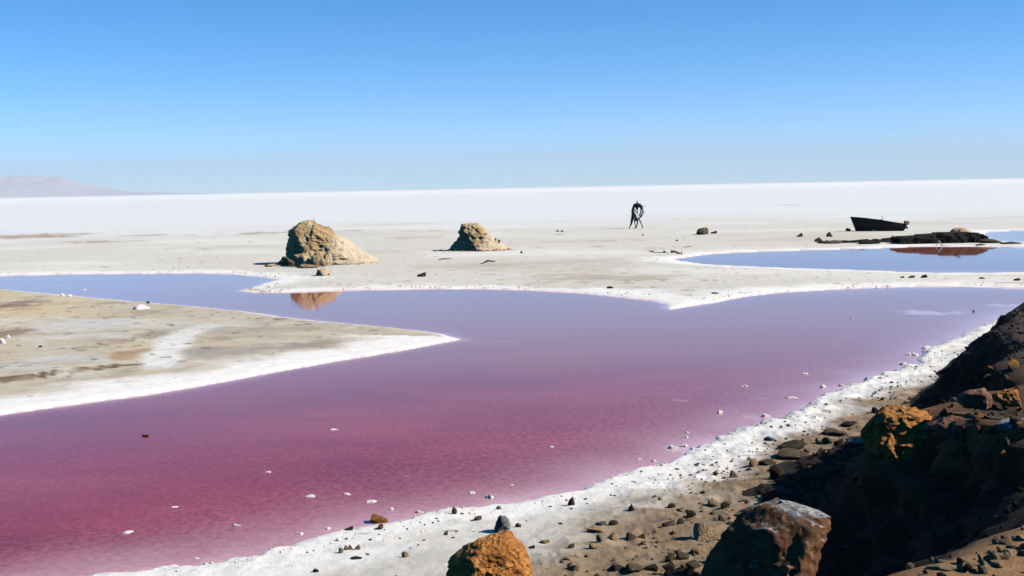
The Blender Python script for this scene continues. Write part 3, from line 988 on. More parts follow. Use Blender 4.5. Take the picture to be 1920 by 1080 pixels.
foot_rock(537, 499.5, 34, 19, 'brown', 'dark brown boulder at the shaded foot of the larger mound', 502)
foot_rock(566, 501, 34, 28, 'mound', 'pitted tan boulder leaning on the front of the larger mound', 503)
foot_rock(596, 501, 28, 30, 'mound', 'upright tan block in front of the larger mound', 504)
foot_rock(612, 498, 20, 28, 'mound', 'notched tan block beside the sunlit slope of the larger mound', 505)
foot_rock(505, 500, 20, 5, 'tan', 'low tan slab lying in the shadow of the larger mound', 506, 'slab', 'stone')
foot_rock(574, 503, 40, 8, 'tan', 'broad low tan ledge stone along the foot of the larger mound', 507, 'slab', 'stone')
foot_rock(605, 517, 26, 15, 'mound', 'small tan outcrop on the sand just in front of the larger mound', 508, 'outcrop', 'stone')
stick('driftwood', hit(588, 517), 12 * k, 9 * k, 0.035, 'wood', 'bent dark branch beside the small tan outcrop', 'driftwood', bend=0.08)

# ------------------------------------------------------------------ gaunt sculpture on the flat
def sculpture():
    base = hit(1193, 428.5)
    kk = ppm(base) / 10.8
    root = bpy.data.objects.new('sculpture', None)
    col.objects.link(root)
    root.location = base
    tag(root, 'gaunt dark sculpture with spiked hump standing on thin legs on the flat', 'sculpture')
    def L(cx, cy, y=0.0):
        return ((cx - 570) * kk, y, (848 - cy) * kk)
    def part(name, pts, rad, mat, flat=1.0):
        a, b = smooth_path([L(*p) for p in pts], [q_ * (1.08 if name in ('drape', 'hump', 'chest', 'body', 'strut') else 1.2) for q_ in rad], 4)
        return link(name, tube_mesh(a, b, 10, flat), M[mat], root)
    part('spike', [(590, 288), (591, 320), (590, 372)], [0.025, 0.055, 0.06], 'iron')
    part('hump', [(520, 425), (540, 385), (590, 378), (640, 390), (680, 425), (705, 470)], [0.08, 0.15, 0.20, 0.19, 0.13, 0.06], 'cloth_dark', 1.6)
    part('chest', [(575, 390), (585, 430), (600, 470)], [0.17, 0.15, 0.06], 'cloth_dark', 1.4)
    part('drape', [(690, 430), (712, 480), (706, 530), (680, 585), (640, 635)], [0.09, 0.085, 0.10, 0.11, 0.06], 'cloth_grey', 1.8)
    part('drape', [(655, 420), (668, 470), (655, 540), (625, 600)], [0.05, 0.07, 0.06, 0.05], 'cloth_grey')
    part('drape', [(528, 400), (503, 470), (505, 560), (495, 640), (478, 710), (462, 782)], [0.10, 0.12, 0.14, 0.14, 0.11, 0.05], 'cloth_dark', 1.8)
    part('drape', [(520, 500), (550, 560), (570, 620), (572, 700)], [0.12, 0.19, 0.22, 0.10], 'cloth_grey', 1.4)
    part('strut', [(530, 450, -.12), (570, 520, -.12), (612, 600, -.05)], [0.045, 0.055, 0.06], 'cloth_grey')
    part('strut', [(585, 440, .1), (597, 520, .1), (602, 610, 0)], [0.05, 0.05, 0.06], 'cloth_dark')
    part('body', [(530, 600), (570, 625), (615, 630)], [0.12, 0.15, 0.10], 'cloth_grey', 1.6)
    part('leg', [(545, 650, .25), (543, 720, .25), (562, 790, .25), (560, 850, .25)], [0.06, 0.045, 0.035, 0.03], 'leg')
    part('leg', [(598, 640, -.2), (592, 720, -.2), (572, 800, -.2), (556, 838, -.2), (512, 846, -.2)], [0.075, 0.06, 0.045, 0.04, 0.04], 'leg')
    part('leg', [(615, 625, 0), (655, 715, 0), (686, 790, 0), (700, 842, 0), (640, 850, 0)], [0.06, 0.05, 0.045, 0.035, 0.02], 'leg')
    part('leg', [(470, 740, .1), (448, 800, .1), (425, 848, .1)], [0.06, 0.045, 0.03], 'leg')
    part('arm', [(708, 475), (728, 520), (742, 548)], [0.035, 0.02, 0.012], 'iron')
    part('arm', [(690, 425), (720, 408), (756, 400)], [0.02, 0.015, 0.035], 'iron')
sculpture()

# ------------------------------------------------------------------ stranded boat
def boat():
    base = hit(1650, 433)
    kk = ppm(base)
    root = bpy.data.objects.new('rowing_boat', None)
    col.objects.link(root)
    root.location = base
    root.rotation_euler = (math.radians(-7), 0, math.radians(-6))
    tag(root, 'black wooden boat stranded on the salt flat, bow raised', 'boat')
    xb, xs = (1601 - 1650) * kk, (1694 - 1650) * kk
    Ln = xs - xb
    nst, nsec = 40, 11
    def section(u, inset):
        sheer = np.interp(u, [0, .2, .5, .75, 1], [25.0, 22.2, 17.5, 13.0, 9.5]) * kk - inset * 0.4
        half = (0.80 * math.sin(min(u / 0.62, 1) * math.pi / 2) ** 0.8 * (1 - 0.28 * max(0, (u - .62) / .38) ** 2) + 0.02) - inset
        half = max(half, 0.008)
        keel = -0.12 + inset + 0.10 * max(0, (0.12 - u) / 0.12)
        pts = []
        for j in range(nsec):
            a = j / (nsec - 1) * 2 - 1                 # -1 port .. 1 starboard
            s = abs(a)
            zz = keel + (sheer - keel) * s ** 1.9
            yy = math.copysign(half * (1 - (1 - s) ** 1.7), a)
            # raked stem and curved stern
            hfr = (zz - keel) / max(sheer - keel, .01)
            rake = (1 - u) ** 2 * (1 - hfr) * 9 * kk
            tail = max(0, (u - .8) / .2) ** 2 * (1 - hfr) * -7 * kk
            pts.append((xb + u * Ln + rake + tail, yy, zz))
        return pts
    V, F = [], []
    us = np.linspace(0, 1, nst)
    for ins in (0.0, 0.05):
        for u in us:
            V += section(0.012 + 0.976 * u if ins else u, ins)
    off = nst * nsec
    for i in range(nst - 1):
        for j in range(nsec - 1):
            a = i * nsec + j
            F.append((a, a + 1, a + nsec + 1, a + nsec))
            b = off + a
            F.append((b, b + nsec, b + nsec + 1, b + 1))
        for j in (0, nsec - 1):
            a = i * nsec + j
            F.append((a, a + nsec, off + a + nsec, off + a) if j == 0 else (a, off + a, off + a + nsec, a + nsec))
    link('hull', mesh_from('hull', V, F), M['hull'], root)
    e = [(nst - 1) * nsec + j for j in range(nsec)]
    tv = [V[i] for i in e]
    tv2 = [(x + 0.05, y, z) for x, y, z in tv]
    link('transom', mesh_from('transom', tv + tv2, [tuple(range(nsec)), tuple(range(2 * nsec - 1, nsec - 1, -1))] + [(j, j + nsec, j + nsec + 1, j + 1) for j in range(nsec - 1)] + [(nsec - 1, 2 * nsec - 1, nsec, 0)], False), M['hull'], root)
    for j in (0, nsec - 1):
        pts = [Vector(V[i * nsec + j]) + Vector((0, 0, 0.015)) for i in range(nst)]
        link('gunwale', tube_mesh(pts, [0.035] * nst, 6), M['hull'], root)
    for s in (0.4, 0.7):
        for j in (1, nsec - 2):
            pts = []
            for i in range(2, nst - 1):
                A, B = Vector(V[i * nsec + j]), Vector(V[i * nsec + (j - 1 if j == 1 else j + 1)])
                pts.append(A.lerp(B, s))
            link('rubbing_strake', tube_mesh(pts, [0.018] * len(pts), 6), M['hullin'], root)
    st = [Vector(section(0, 0)[j]) for j in (5, 7, 8, 9, 10)]
    st = [Vector((p.x - 0.03, 0, p.z)) for p in st] + [Vector((st[-1].x - 0.06, 0, st[-1].z + 0.05))]
    link('stem_post', tube_mesh(st, [0.05] * len(st), 6), M['hull'], root)
    for u in (0.33, 0.72):
        hz = np.interp(u, [0, .2, .5, .75, 1], [25.0, 22.2, 17.5, 13.0, 9.5]) * kk - 0.16
        me = box_mesh('thwart', 0.22, 1.36, 0.04)
        link('thwart', me, M['hullin'], root, (xb + u * Ln, 0, hz))
    v, f = rock_shape(611, 3, 4, 0.05)
    v = v * np.array([0.42, 0.36, 0.36])
    link('engine_cover', mesh_from('engine_cover', v, f), M['iron'], root, (xb + 0.56 * Ln, 0, 13.5 * kk))
    pts, rad = smooth_path([(0, 0, 0), (-0.02, 0, 0.2), (-0.06, 0, 0.36), (-0.13, 0, 0.38)], [0.02, 0.02, 0.018, 0.014], 4)
    link('tiller_rod', tube_mesh(pts, rad, 6), M['iron'], root, (xb + 0.585 * Ln, 0, 18.5 * kk))
    bz_ = base + Vector(((1692 - 1650) * kk, -0.95, 0))
    o = link('wooden_box', box_mesh('wooden_box', 7.4 * kk, 0.32, 6.5 * kk, 0.02), M['crate'], loc=base + Vector(((1692 - 1650) * kk, -0.62, 14.0 * kk)))
    o.rotation_euler = (0.03, 0.06, 0.1)
    tag(o, 'orange wooden box perched on the stern of the black boat', 'box')
    bm = bmesh.new()
    bmesh.ops.create_uvsphere(bm, u_segments=20, v_segments=12, radius=1.0)
    for vv in bm.verts:
        vv.co.z *= 1.1
        if vv.co.z > 0.9:
            vv.co.z += 0.15
    me = bpy.data.meshes.new('float')
    bm.to_mesh(me)
    bm.free()
    for pl in me.polygons:
        pl.use_smooth = True
    o = link('fishing_float', me, M['white'], loc=base + Vector(((1692 - 1650) * kk, -0.78, 6.6 * kk)))
    o.scale = (3 * kk,) * 3
    tag(o, 'white round float hanging at the stern of the black boat', 'float')
boat()
stone('salt_lump', 1640, 433.5, 11, 4, 'salt', 'small white salt pile against the side of the black boat', 'salt lump', kind='lump')
stone('stone', 1591.5, 433.5, 9, 6, 'dark', 'black stone on the flat just off the bow of the boat', kind='spike')

# ------------------------------------------------------------------ mud ledge by the far pool
def ledge(name, pts_top, pts_bot, depth, mat, label, cat, seed):
    """eroded ledge: upper and lower outline as seen, photo pixels"""
    base_y = max(y for _, y in pts_bot)
    xm = (pts_bot[0][0] + pts_bot[-1][0]) / 2
    p0 = at(xm, base_y - 1.0, 0.0)
    kk = ppm(p0)
    xs = np.linspace(pts_top[0][0], pts_top[-1][0], 160)
    top = np.interp(xs, *zip(*pts_top)) + 1.3 * fbm(np.stack([xs / 16.0, xs * 0, xs * 0], 1), 3, seed + 4)
    bot = np.interp(xs, *zip(*pts_bot))
    nprof = 26
    V = []
    for i, x in enumerate(xs):
        h = max((bot[i] - top[i]) * kk, 0.03)
        for j in range(nprof):
            a = j / (nprof - 1)
            ang = math.pi * a
            yy = -math.copysign(abs(math.cos(ang)) ** 0.6, math.cos(ang)) * depth * (0.35 + 0.65 * min(h / 0.4, 1))
            zz = h * min(1.0, 1.35 * math.sin(ang) ** 0.6) if 0 < a < 1 else -0.08
            V.append(((x - xm) * kk, yy + depth, zz))
    V = np.array(V)
    d = 0.16 * fbm(V * np.array([0.5, 1, 1]) / 0.4, 4, seed, ridged=True) + 0.05 * fbm(V / np.array([0.3, 0.15, 0.08]), 3, seed + 2)
    V[:, 1] -= d * 1.2
    V[:, 2] += 0.35 * d * (V[:, 2] > 0)
    st_ = np.floor(V[:, 2] / 0.11 + 0.35 * fbm(V / 0.5, 2, seed + 11)) * 0.11
    V[:, 2] = np.where(V[:, 2] > 0.05, 0.45 * V[:, 2] + 0.55 * np.maximum(st_, 0.03), V[:, 2])
    V[:, 1] -= np.where(V[:, 2] > 0.05, 0.12 * fbm(np.stack([V[:, 0] / 0.5, st_ * 40, V[:, 0] * 0], 1), 3, seed + 13), 0)
    me = mesh_from(name, V, grid_faces(160, nprof)[:, ::-1], smooth=False)
    o = link(name, me, M[mat], loc=p0)
    return tag(o, label, cat)
ledge('mud_ledge', [(1694, 446), (1704, 444.5), (1736, 443.5), (1763, 441), (1796, 439.5), (1836, 441), (1846, 446)], [(1694, 458.5), (1760, 459.5), (1846, 459)], 1.0, 'mud',
      'long black eroded mud ledge mirrored in the far pool', 'ledge', 701)
ledge('mud_ledge', [(1540, 454.5), (1560, 452.5), (1590, 450.5), (1600, 452.5), (1625, 450), (1650, 451.5), (1672, 448.5), (1696, 447)], [(1540, 458), (1620, 458), (1694, 458.5)], 0.5, 'mud',
      'low brown mud ledge between far pool and stranded boat', 'ledge', 711)
p_l = at(1770, 459)
kl = ppm(p_l)
foot_rock(1810, 445, 36, 16, 'tan', 'tan sand heap rising behind the black mud ledge', 721, 'sand_heap', 'heap', pos=at(1810, 452) + Vector((0, 0.5, 0.30)), amp=0.12, cuts=2)
o = link('driftwood', tube_mesh(*smooth_path([(0, 0, 0), (0.35, 0, 0.12), (0.75, 0.05, 0.3)], [0.07, 0.09, 0.05], 4)), M['wood'], loc=p_l + Vector(((1790 - 1770) * kl, 0.9, 17 * kl)))
tag(o, 'dark crooked driftwood on top of the black mud ledge', 'driftwood')
o = link('plank', box_mesh('plank', 82 * kl, 0.14, 0.05, 0.008), M['bleached'], loc=at(1809, 460.8) + Vector((0, 0, 0.05)))
o.rotation_euler = (0, 0, 0)
tag(o, 'long bleached plank lying at the water edge below the black ledge', 'plank')
o = link('plank', box_mesh('plank', 0.08, 0.05, 0.52, 0.008), M['bleached'], loc=at(1764, 461.5) + Vector((0, 0, 0.20)))
o.rotation_euler = (0, math.radians(-40), 0)
tag(o, 'short bleached stake leaning out of the far pool', 'stake')
o = link('plank', box_mesh('plank', 0.05, 0.05, 0.30, 0.008), M['bleached'], loc=at(1756, 461.3) + Vector((0, 0, 0.10)))
o.rotation_euler = (0, math.radians(35), 0)
tag(o, 'small crossed stake beside the leaning bleached stake', 'stake')
for i, (x, y, w, h, lab) in enumerate([
        (1862, 456, 44, 8, 'flat grey-brown slab at the end of the black mud ledge'),
        (1898, 457.5, 40, 3, 'thin dark slab trailing from the ledge into the pools'),
        (1683, 446.5, 22, 4, 'thin rust-brown slab propped at the start of the black ledge'),
        (1840, 460.5, 18, 2.5, 'narrow dark slab at the water below the black ledge'),
        (1560, 457, 40, 6, 'cracked brown slab at the low end of the brown ledge'),
        (1632, 457.5, 48, 7, 'wide pale-topped slab in the middle of the brown ledge')]):
    stone('mud_slab', x, y, w, h, 'brown' if i % 2 == 0 else 'mud', lab, 'slab', kind='slab', depth=0.5)

ORD = ['closest', 'second closest', 'third closest', 'fourth closest', 'fifth closest', 'sixth closest', 'seventh closest', 'eighth closest', 'ninth closest', 'tenth closest', 'eleventh closest', 'twelfth closest']
WORD = {'brown': 'brown', 'dark': 'dark', 'tan': 'tan', 'red': 'rusty', 'orange': 'orange', 'salt': 'white'}
def name_by_neighbours(items, marks, noun):
    """items: (object, x, y, colour word); label each by its nearest landmark and the side it lies on"""
    keyed = {}
    for o, x, y, cw in items:
        d, mx, my, ml = min((math.hypot(x - a, 2.2 * (y - b)), a, b, l) for a, b, l in marks)
        dx, dy = x - mx, 2.2 * (y - my)
        side = ('left of' if dx < 0 else 'right of') if abs(dx) > abs(dy) else ('behind' if dy < 0 else 'in front of')
        keyed.setdefault((cw, side, ml), []).append((d, o))
    for (cw, side, ml), lst in keyed.items():
        lst.sort(key=lambda t: t[0])
        for i, (d, o) in enumerate(lst):
            o['label'] = (ORD[min(i, 11)] + ' ' if len(lst) > 1 else '') + f'{cw} {noun} {side} the {ml}'

# ------------------------------------------------------------------ boulders of the near shore and bank
outline_rock('boulder', 917, 1108, [(838, 1122), (845, 1090), (847, 1060), (849, 1046), (880, 1034), (915, 1023), (938, 1013)],
             [(998, 1122), (992, 1090), (987, 1062), (978, 1038), (968, 1026), (958, 1017), (952, 1013)], 0.42,
             'large orange boulder with a shaded flank on the white near beach', 'boulder', 801, 'orange', ridge=(-0.15, -0.3), amp=0.95, push=0.1, cuts=4, keep=0.985, sc=0.32, zlow=-0.05)
foot_rock(941, 998, 32, 32, 'grey', 'speckled grey boulder just behind the large orange boulder', 803, sub=4)
def bank_rock(px, py, dist, w, h, mat, label, seed, **kw):
    p = ORI + ray(px, py) * dist
    kk = dist / FPX
    v, f = rock_shape(seed, 5, kw.get('cuts', 8), kw.get('amp', 0.18), kw.get('nsc', 1.5), 0.7)
    n3 = fbm(v * 6.0, 4, seed + 9, ridged=True)
    v = v + (v - np.array([0, 0, 0.4])) * (0.06 * n3)[:, None]
    W = w * kk / 2
    v = (v - np.array([0, 0, 0.5])) * np.array([W, W * kw.get('depth', 0.9), h * kk])
    me = mesh_from('boulder', v, f, smooth=False)
    o = link('boulder', me, M[mat], loc=p)
    o.rotation_euler = kw.get('rot', (0, 0, 0))
    return tag(o, label, 'boulder')
outline_rock('boulder', 1705, 852, [(1646, 866), (1640, 848), (1637, 835), (1639, 816), (1648, 797), (1668, 785), (1690, 779)],
             [(1818, 866), (1808, 852), (1797, 840), (1784, 826), (1765, 808), (1738, 792), (1715, 780)], 0.40,
             'bright orange boulder jutting from the dark bank over the beach', 'boulder', 811, 'orange', ridge=(-0.72, -0.75), cuts=5, keep=0.985, amp=1.1, push=0.4, dist=10.25, sc=0.37, zlow=-0.02)
outline_rock('boulder', 1440, 1130, [(1312, 1150), (1335, 1082), (1352, 1050), (1372, 1010), (1392, 982), (1400, 972), (1430, 962)],
             [(1500, 1150), (1515, 1085), (1532, 1050), (1540, 1010), (1549, 985), (1550, 968), (1540, 960)], 0.52,
             'big blocky boulder with a pale crusted top at the foot of the bank', 'boulder', 815, 'crusted', ridge=(0.4, 0.35), amp=0.8, push=0.3, cuts=9, keep=0.985, dist=8.4, sc=0.42, zlow=-1.0)
bank_rock(1830, 745, 10.2, 60, 34, 'red', 'rusty rock high on the dark bank above the orange boulder', 821)
bank_rock(1790, 800, 9.9, 90, 34, 'red', 'rust-red rubble rock beside the bright orange boulder', 823, amp=0.3)
bank_rock(1895, 797, 9.4, 56, 24, 'grey', 'pale grey flaky rock near the top of the bank', 825, amp=0.32)
bank_rock(1890, 745, 10.0, 46, 30, 'orange', 'weathered orange rock near the top of the bank', 827, amp=0.28)
bank_rock(1850, 815, 9.6, 50, 24, 'tan', 'flat tan rock wedged in the bank under the rusty rubble', 829, depth=1.2)

def bank_top(px, py):
    p = at(px, py, 2.9)
    h = BV_B.ray_cast(Vector((p.x, p.y, 6.0)), Vector((0, 0, -1)))
    return h[0] if h[0] is not None else p
# stones along the sunlit edge of the bank top
TOPST = [(1757, 1064, 26, 11), (1780, 1066, 20, 7), (1803, 1066, 11, 27), (1816, 1066, 26, 20), (1830, 1067, 12, 8), (1846, 1055, 9, 26), (1851, 1063, 16, 18),
         (1866, 1052, 24, 24), (1875, 1060, 22, 11), (1886, 1016, 22, 15), (1871, 1012, 16, 10), (1884, 1030, 20, 9), (1900, 1024, 20, 9), (1903, 1040, 24, 14),
         (1889, 1046, 12, 16), (1876, 1041, 18, 11), (1918, 1040, 20, 14), (1917, 1010, 16, 12), (1904, 1008, 10, 10), (1932, 1028, 22, 14), (1860, 1032, 12, 8)]
heap = []
for i, (x, y, w, h) in enumerate(TOPST):
    lab = 'tan stone in the rubble heap along the sunlit bank edge'
    o = stone('rubble_stone', x, y, w * 1.15, h * 0.75, 'tan', lab, 'stone', 'rubble stones on the bank edge', kind='stone', tilt=random.uniform(-.4, .4), rz=random.uniform(-.7, .7), pos=bank_top(x, y))
    heap.append((x, o))
NTH = 'first second third fourth fifth sixth seventh eighth ninth tenth eleventh twelfth thirteenth fourteenth fifteenth sixteenth seventeenth eighteenth nineteenth twentieth twenty-first'.split()
for i, (x, o) in enumerate(sorted(heap, key=lambda t: t[0])):
    o['label'] = f'{NTH[i]} tan stone from the shadow end of the rubble on the sunlit bank edge'

# loose stones on the bank around the orange boulder
random.seed(5)
BMARK = [(1705, 820, 'bright orange boulder'), (1830, 745, 'rusty rock high on the bank'), (1895, 790, 'pale grey flaky rock'), (1890, 740, 'weathered orange rock'), (1850, 815, 'flat tan wedged rock')]
loose = []
for i in range(46):
    x, y = random.uniform(1770, 1915), random.uniform(690, 860)
    if y < 640 + (1920 - x) * 0.75:
        continue
    mt = random.choice(['red', 'tan', 'brown', 'orange', 'red', 'brown'])
    o = stone('rubble_stone', x, y, random.uniform(8, 26), random.uniform(6, 15), mt,
          'rusty loose stone in the rubble above the bright orange boulder', 'stone', 'loose stones high on the bank', kind=random.choice(['stone', 'slab']), rz=random.uniform(-1, 1), tilt=random.uniform(-.4, .4))
    loose.append((o, x, y, WORD[mt]))
name_by_neighbours(loose, BMARK, 'loose bank stone')

# ------------------------------------------------------------------ stones of the beach
NAMED = [
 (708, 982, 34, 15, 'orange', 'flat orange stone at the lake edge on a salt crust', 'slab'),
 (713, 993, 12, 10, 'brown', 'small olive-brown stone just below the flat orange stone', 'stone'),
 (654, 995, 15, 7, 'dark', 'dark stone on salt crust short of the flat orange stone', 'stone'),
 (667, 1049, 21, 4, 'dark', 'thin dark slab below the row of four tan pebbles', 'slab'),
 (760, 1045, 15, 10, 'tan', 'rounded tan stone alone on pale sand', 'stone'),
 (591, 1074, 12, 6, 'dark', 'lone dark pebble on pale sand near the frame bottom', 'stone'),
 (1071, 948, 14, 16, 'red', 'upright reddish stone on the white salt strip', 'spike'),
 (852, 964, 9, 14, 'brown', 'thin upright brown stone at the water edge', 'spike'),
 (896, 976, 15, 8, 'brown', 'low brown stone between the thin upright stone and the grey boulder', 'stone'),
 (836, 1004, 8, 9, 'grey', 'small grey stone on pale sand beside the orange boulder', 'stone'),
 (972, 989, 12, 8, 'tan', 'small tan stone beside the speckled grey boulder', 'stone'),
 (936, 955, 11, 6, 'grey', 'small grey stone at the water edge behind the grey boulder', 'stone'),
 (1185, 958, 13, 12, 'dark', 'dark triangular stone on the grey sand', 'spike'),
 (1376, 896, 17, 13, 'tan', 'round tan stone standing on grey sand', 'stone'),
 (1341, 892, 9, 10, 'tan', 'small upright tan stone next to the round tan one', 'stone'),
 (1413, 876, 15, 16, 'tan', 'upright tan block beside a long brown stone', 'stone'),
 (1440, 873, 32, 10, 'brown', 'long brown stone beside the upright tan block', 'slab'),
 (1444, 827, 21, 7, 'grey', 'slate-blue flat stone on the white salt strip', 'stone'),
 (1462, 895, 34, 20, 'dark', 'bulky dark stone on grey sand before the bank shadow', 'stone'),
 (1490, 843, 52, 13, 'dark', 'wide dark slab, upper of two lying one above the other', 'slab'),
 (1490, 861, 62, 13, 'brown', 'wide brown slab, lower of two lying one above the other', 'slab'),
 (1572, 818, 52, 11, 'brown', 'long brown slab near the bright orange boulder', 'slab'),
 (1595, 800, 29, 9, 'dark', 'dark cracked stone between white strip and orange boulder', 'stone'),
 (1575, 834, 17, 10, 'dark', 'dark round stone, rightmost of three in a row', 'stone'),
 (1553, 832, 20, 11, 'brown', 'brown round stone, middle of three in a row', 'stone'),
 (1535, 832, 11, 11, 'tan', 'tan round stone, leftmost of three in a row', 'stone'),
 (1618, 834, 44, 9, 'grey', 'flat grey slab touching the orange boulder', 'slab'),
 (1644, 776, 19, 11, 'dark', 'dark notched stone on the pale strip beyond the orange boulder', 'stone'),
 (1684, 776, 14, 15, 'dark', 'pointed dark stone right behind the orange boulder', 'spike'),
 (1655, 750, 9, 5, 'dark', 'small dark stone on the far white strip below the bank', 'stone'),
 (1627, 808, 9, 13, 'dark', 'small pointed dark stone before the orange boulder', 'spike'),
 (1539, 918, 34, 20, 'red', 'reddish broken stone at the edge of the bank shadow', 'stone'),
 (1552, 936, 30, 14, 'brown', 'brown flat stone below the reddish broken stone', 'stone'),
 (1439, 949, 24, 15, 'dark', 'dark humped stone above the crusted boulder', 'stone'),
 (1329, 1016, 58, 28, 'tan', 'broad tan boulder beside the big blocky boulder', 'stone'),
 (1344, 1056, 34, 18, 'red', 'reddish wedge stone against the big blocky boulder', 'spike'),
 (1119, 1000, 36, 13, 'tan', 'cluster-topping tan stone where grey sand turns brown', 'slab'),
 (1127, 986, 21, 8, 'grey', 'grey stone behind the cluster-topping tan stone', 'stone'),
 (1151, 985, 19, 9, 'brown', 'brown stone next to the grey one where sand turns brown', 'stone'),
]
for (x, y, w, h, m, lab, kd) in NAMED:
    stone('stone', x, y, w, h, m, lab, 'stone', kind=kd)
for i, (x, y) in enumerate([(639, 1037), (649, 1032), (657, 1031), (670, 1031)]):
    stone('pebble', x, y, 10, 9, 'tan', ['leftmost', 'second', 'third', 'rightmost'][i] + ' tan pebble in the row of four on pale sand', 'pebble', 'row of four tan pebbles')
BROWN = [(1063, 1051, 15, 7), (1075, 1071, 26, 11), (1120, 1029, 30, 9), (1128, 1014, 20, 12), (1150, 1013, 20, 12), (1186, 1014, 26, 12), (1203, 1010, 14, 8), (1071, 1028, 15, 8),
         (1254, 987, 24, 10), (1277, 983, 15, 11), (1297, 971, 18, 12), (1257, 1053, 20, 14), (1280, 1050, 28, 15), (1254, 1071, 24, 14), (1022, 1020, 16, 7), (997, 1029, 12, 6),
         (1340, 950, 22, 12), (1361, 953, 18, 11), (1339, 965, 12, 8), (1353, 978, 16, 12), (1387, 970, 22, 8), (1407, 969, 16, 9), (1408, 956, 14, 6), (1474, 940, 16, 10), (1290, 962, 10, 5),
         (1160, 1072, 30, 10), (1190, 1073, 34, 12), (1222, 1072, 26, 10), (1310, 1040, 26, 12), (1300, 1066, 26, 12), (1260, 953, 17, 9), (1239, 938, 10, 6), (1229, 933, 9, 5),
         (1512, 849, 9, 9), (1320, 1078, 40, 14), (1230, 1010, 12, 6), (1210, 1030, 10, 5), (1100, 1045, 9, 4), (1330, 990, 10, 6), (1370, 985, 14, 7), (1420, 935, 10, 5), (1500, 905, 14, 6), (1520, 880, 12, 6), (1560, 870, 14, 6), (1590, 855, 16, 7), (1480, 915, 9, 5), (1550, 850, 9, 5), (1525, 950, 16, 9), (1505, 962, 14, 8)]
SMARK = [(917, 1050, 'large orange boulder'), (1119, 1000, 'cluster-topping tan stone'), (1185, 958, 'dark triangular stone'), (1329, 1016, 'broad tan boulder'), (1344, 1056, 'reddish wedge stone'), (1439, 949, 'dark humped stone'),
         (1376, 896, 'round tan stone'), (1462, 895, 'bulky dark stone'), (1539, 918, 'reddish broken stone'), (1490, 861, 'wide brown slab'), (1618, 834, 'flat grey slab'), (1440, 1010, 'big blocky boulder'), (1553, 832, 'row of three round stones')]
sand = []
for i, (x, y, w, h) in enumerate(BROWN):
    mt = random.choice(['brown', 'dark', 'brown', 'tan'])
    o = stone('rubble_stone', x, y, w, h, mt, 'small brown stone strewn over the brown sand below the bank', 'stone', 'stones strewn on the brown sand', kind=random.choice(['stone', 'stone', 'slab']), rz=random.uniform(-.5, .5))
    sand.append((o, x, y, WORD[mt]))
name_by_neighbours(sand, SMARK, 'small stone')
# flecks of grit on the white strip
FLECK = []
random.seed(21)
for i in range(48):
    t = random.random()
    x = 620 + t * 1060
    edge = np.interp(x, [560, 700, 860, 1000, 1150, 1290, 1400, 1500, 1640, 1712], [1024, 987, 957, 936, 895, 846, 803, 763, 706, 684])
    y = edge + random.uniform(6, 62)
    FLECK.append((x, y, random.uniform(3, 7), random.uniform(1.5, 3.2)))
for (x, y, w, h) in FLECK:
    stone('pebble', x, y, w, h, random.choice(['dark', 'brown', 'dark']), 'tiny dark pebble on the white salt strip along the near shore', 'pebble', 'pebbles on the white strip', kind='stone', rz=random.uniform(-.6, .6))

# ------------------------------------------------------------------ salt lumps in the brine
LUMP = [(1350, 775, 15, 9), (1396, 725, 15, 5), (1486, 747, 27, 4), (1545, 727, 19, 7), (1436, 782, 21, 8), (1511, 702, 13, 4), (1582, 724, 18, 5), (1741, 654, 28, 8), (1712, 667, 24, 7),
        (1696, 684, 18, 7), (1482, 780, 14, 4), (1597, 597, 6, 4), (696, 943, 23, 6), (652, 928, 23, 5), (582, 932, 25, 5), (917, 935, 20, 11), (1034, 839, 13, 4), (734, 956, 12, 6),
        (786, 962, 20, 6), (886, 926, 14, 5), (1229, 866, 15, 5), (1199, 862, 14, 4), (1285, 821, 14, 5), (1289, 812, 9, 4), (238, 1000, 26, 4), (442, 986, 20, 4), (327, 952, 14, 3), (627, 806, 22, 3),
        (503, 886, 16, 3), (560, 1003, 18, 6), (368, 1048, 12, 4), (615, 993, 12, 5), (1262, 842, 22, 9), (1284, 838, 16, 8), (1302, 843, 14, 6), (960, 910, 10, 3), (157, 543.5, 7, 2)]
rest = []
for i, (x, y, w, h) in enumerate(LUMP):
    p = at(x, y, 0.0)
    lab = 'white salt lump breaking the surface of the pink water'
    lab = {0: 'rounded white salt lump standing tallest, alone in the mauve water', 1: 'white salt lump farther out than the rounded tallest one',
           2: 'long flat white salt raft in line with the bright orange boulder', 3: 'peaked white salt lump beyond the long flat raft', 4: 'broad white salt lump close to shore between rounded lump and beach',
           7: 'widest white salt crust where the far beach meets the bank', 8: 'white salt crust with dark mud on it near the far bank', 9: 'small white crust nearest below the far salt crusts',
           11: 'tiny white lump isolated in the far lavender water', 12: 'flat white lump in line above the flat orange stone', 13: 'pale flat lump, middle of three in a row left of the orange stone',
           14: 'pale flat lump, leftmost of three in a row off the beach', 15: 'big white salt lump at the shore behind the large orange boulder', 16: 'small white lump alone far off the upright reddish stone',
           24: 'thin pale lump nearest the lower left corner of the water', 25: 'thin pale lump between the lower left corner and the row of three', 27: 'thin white sliver far out in the middle of the mauve water',
           36: 'tiny white lump in the blue arm behind the peninsula'}.get(i, lab)
    o = stone('salt_lump', x, y, w * 0.9, h * 0.7, 'salt', lab, 'salt lump', 'salt lumps in the lake', kind='lump', sink=0.35, pos=p, depth=0.7)
    if lab.startswith('white salt lump breaking'):
        rest.append((o, x, y, 'white'))
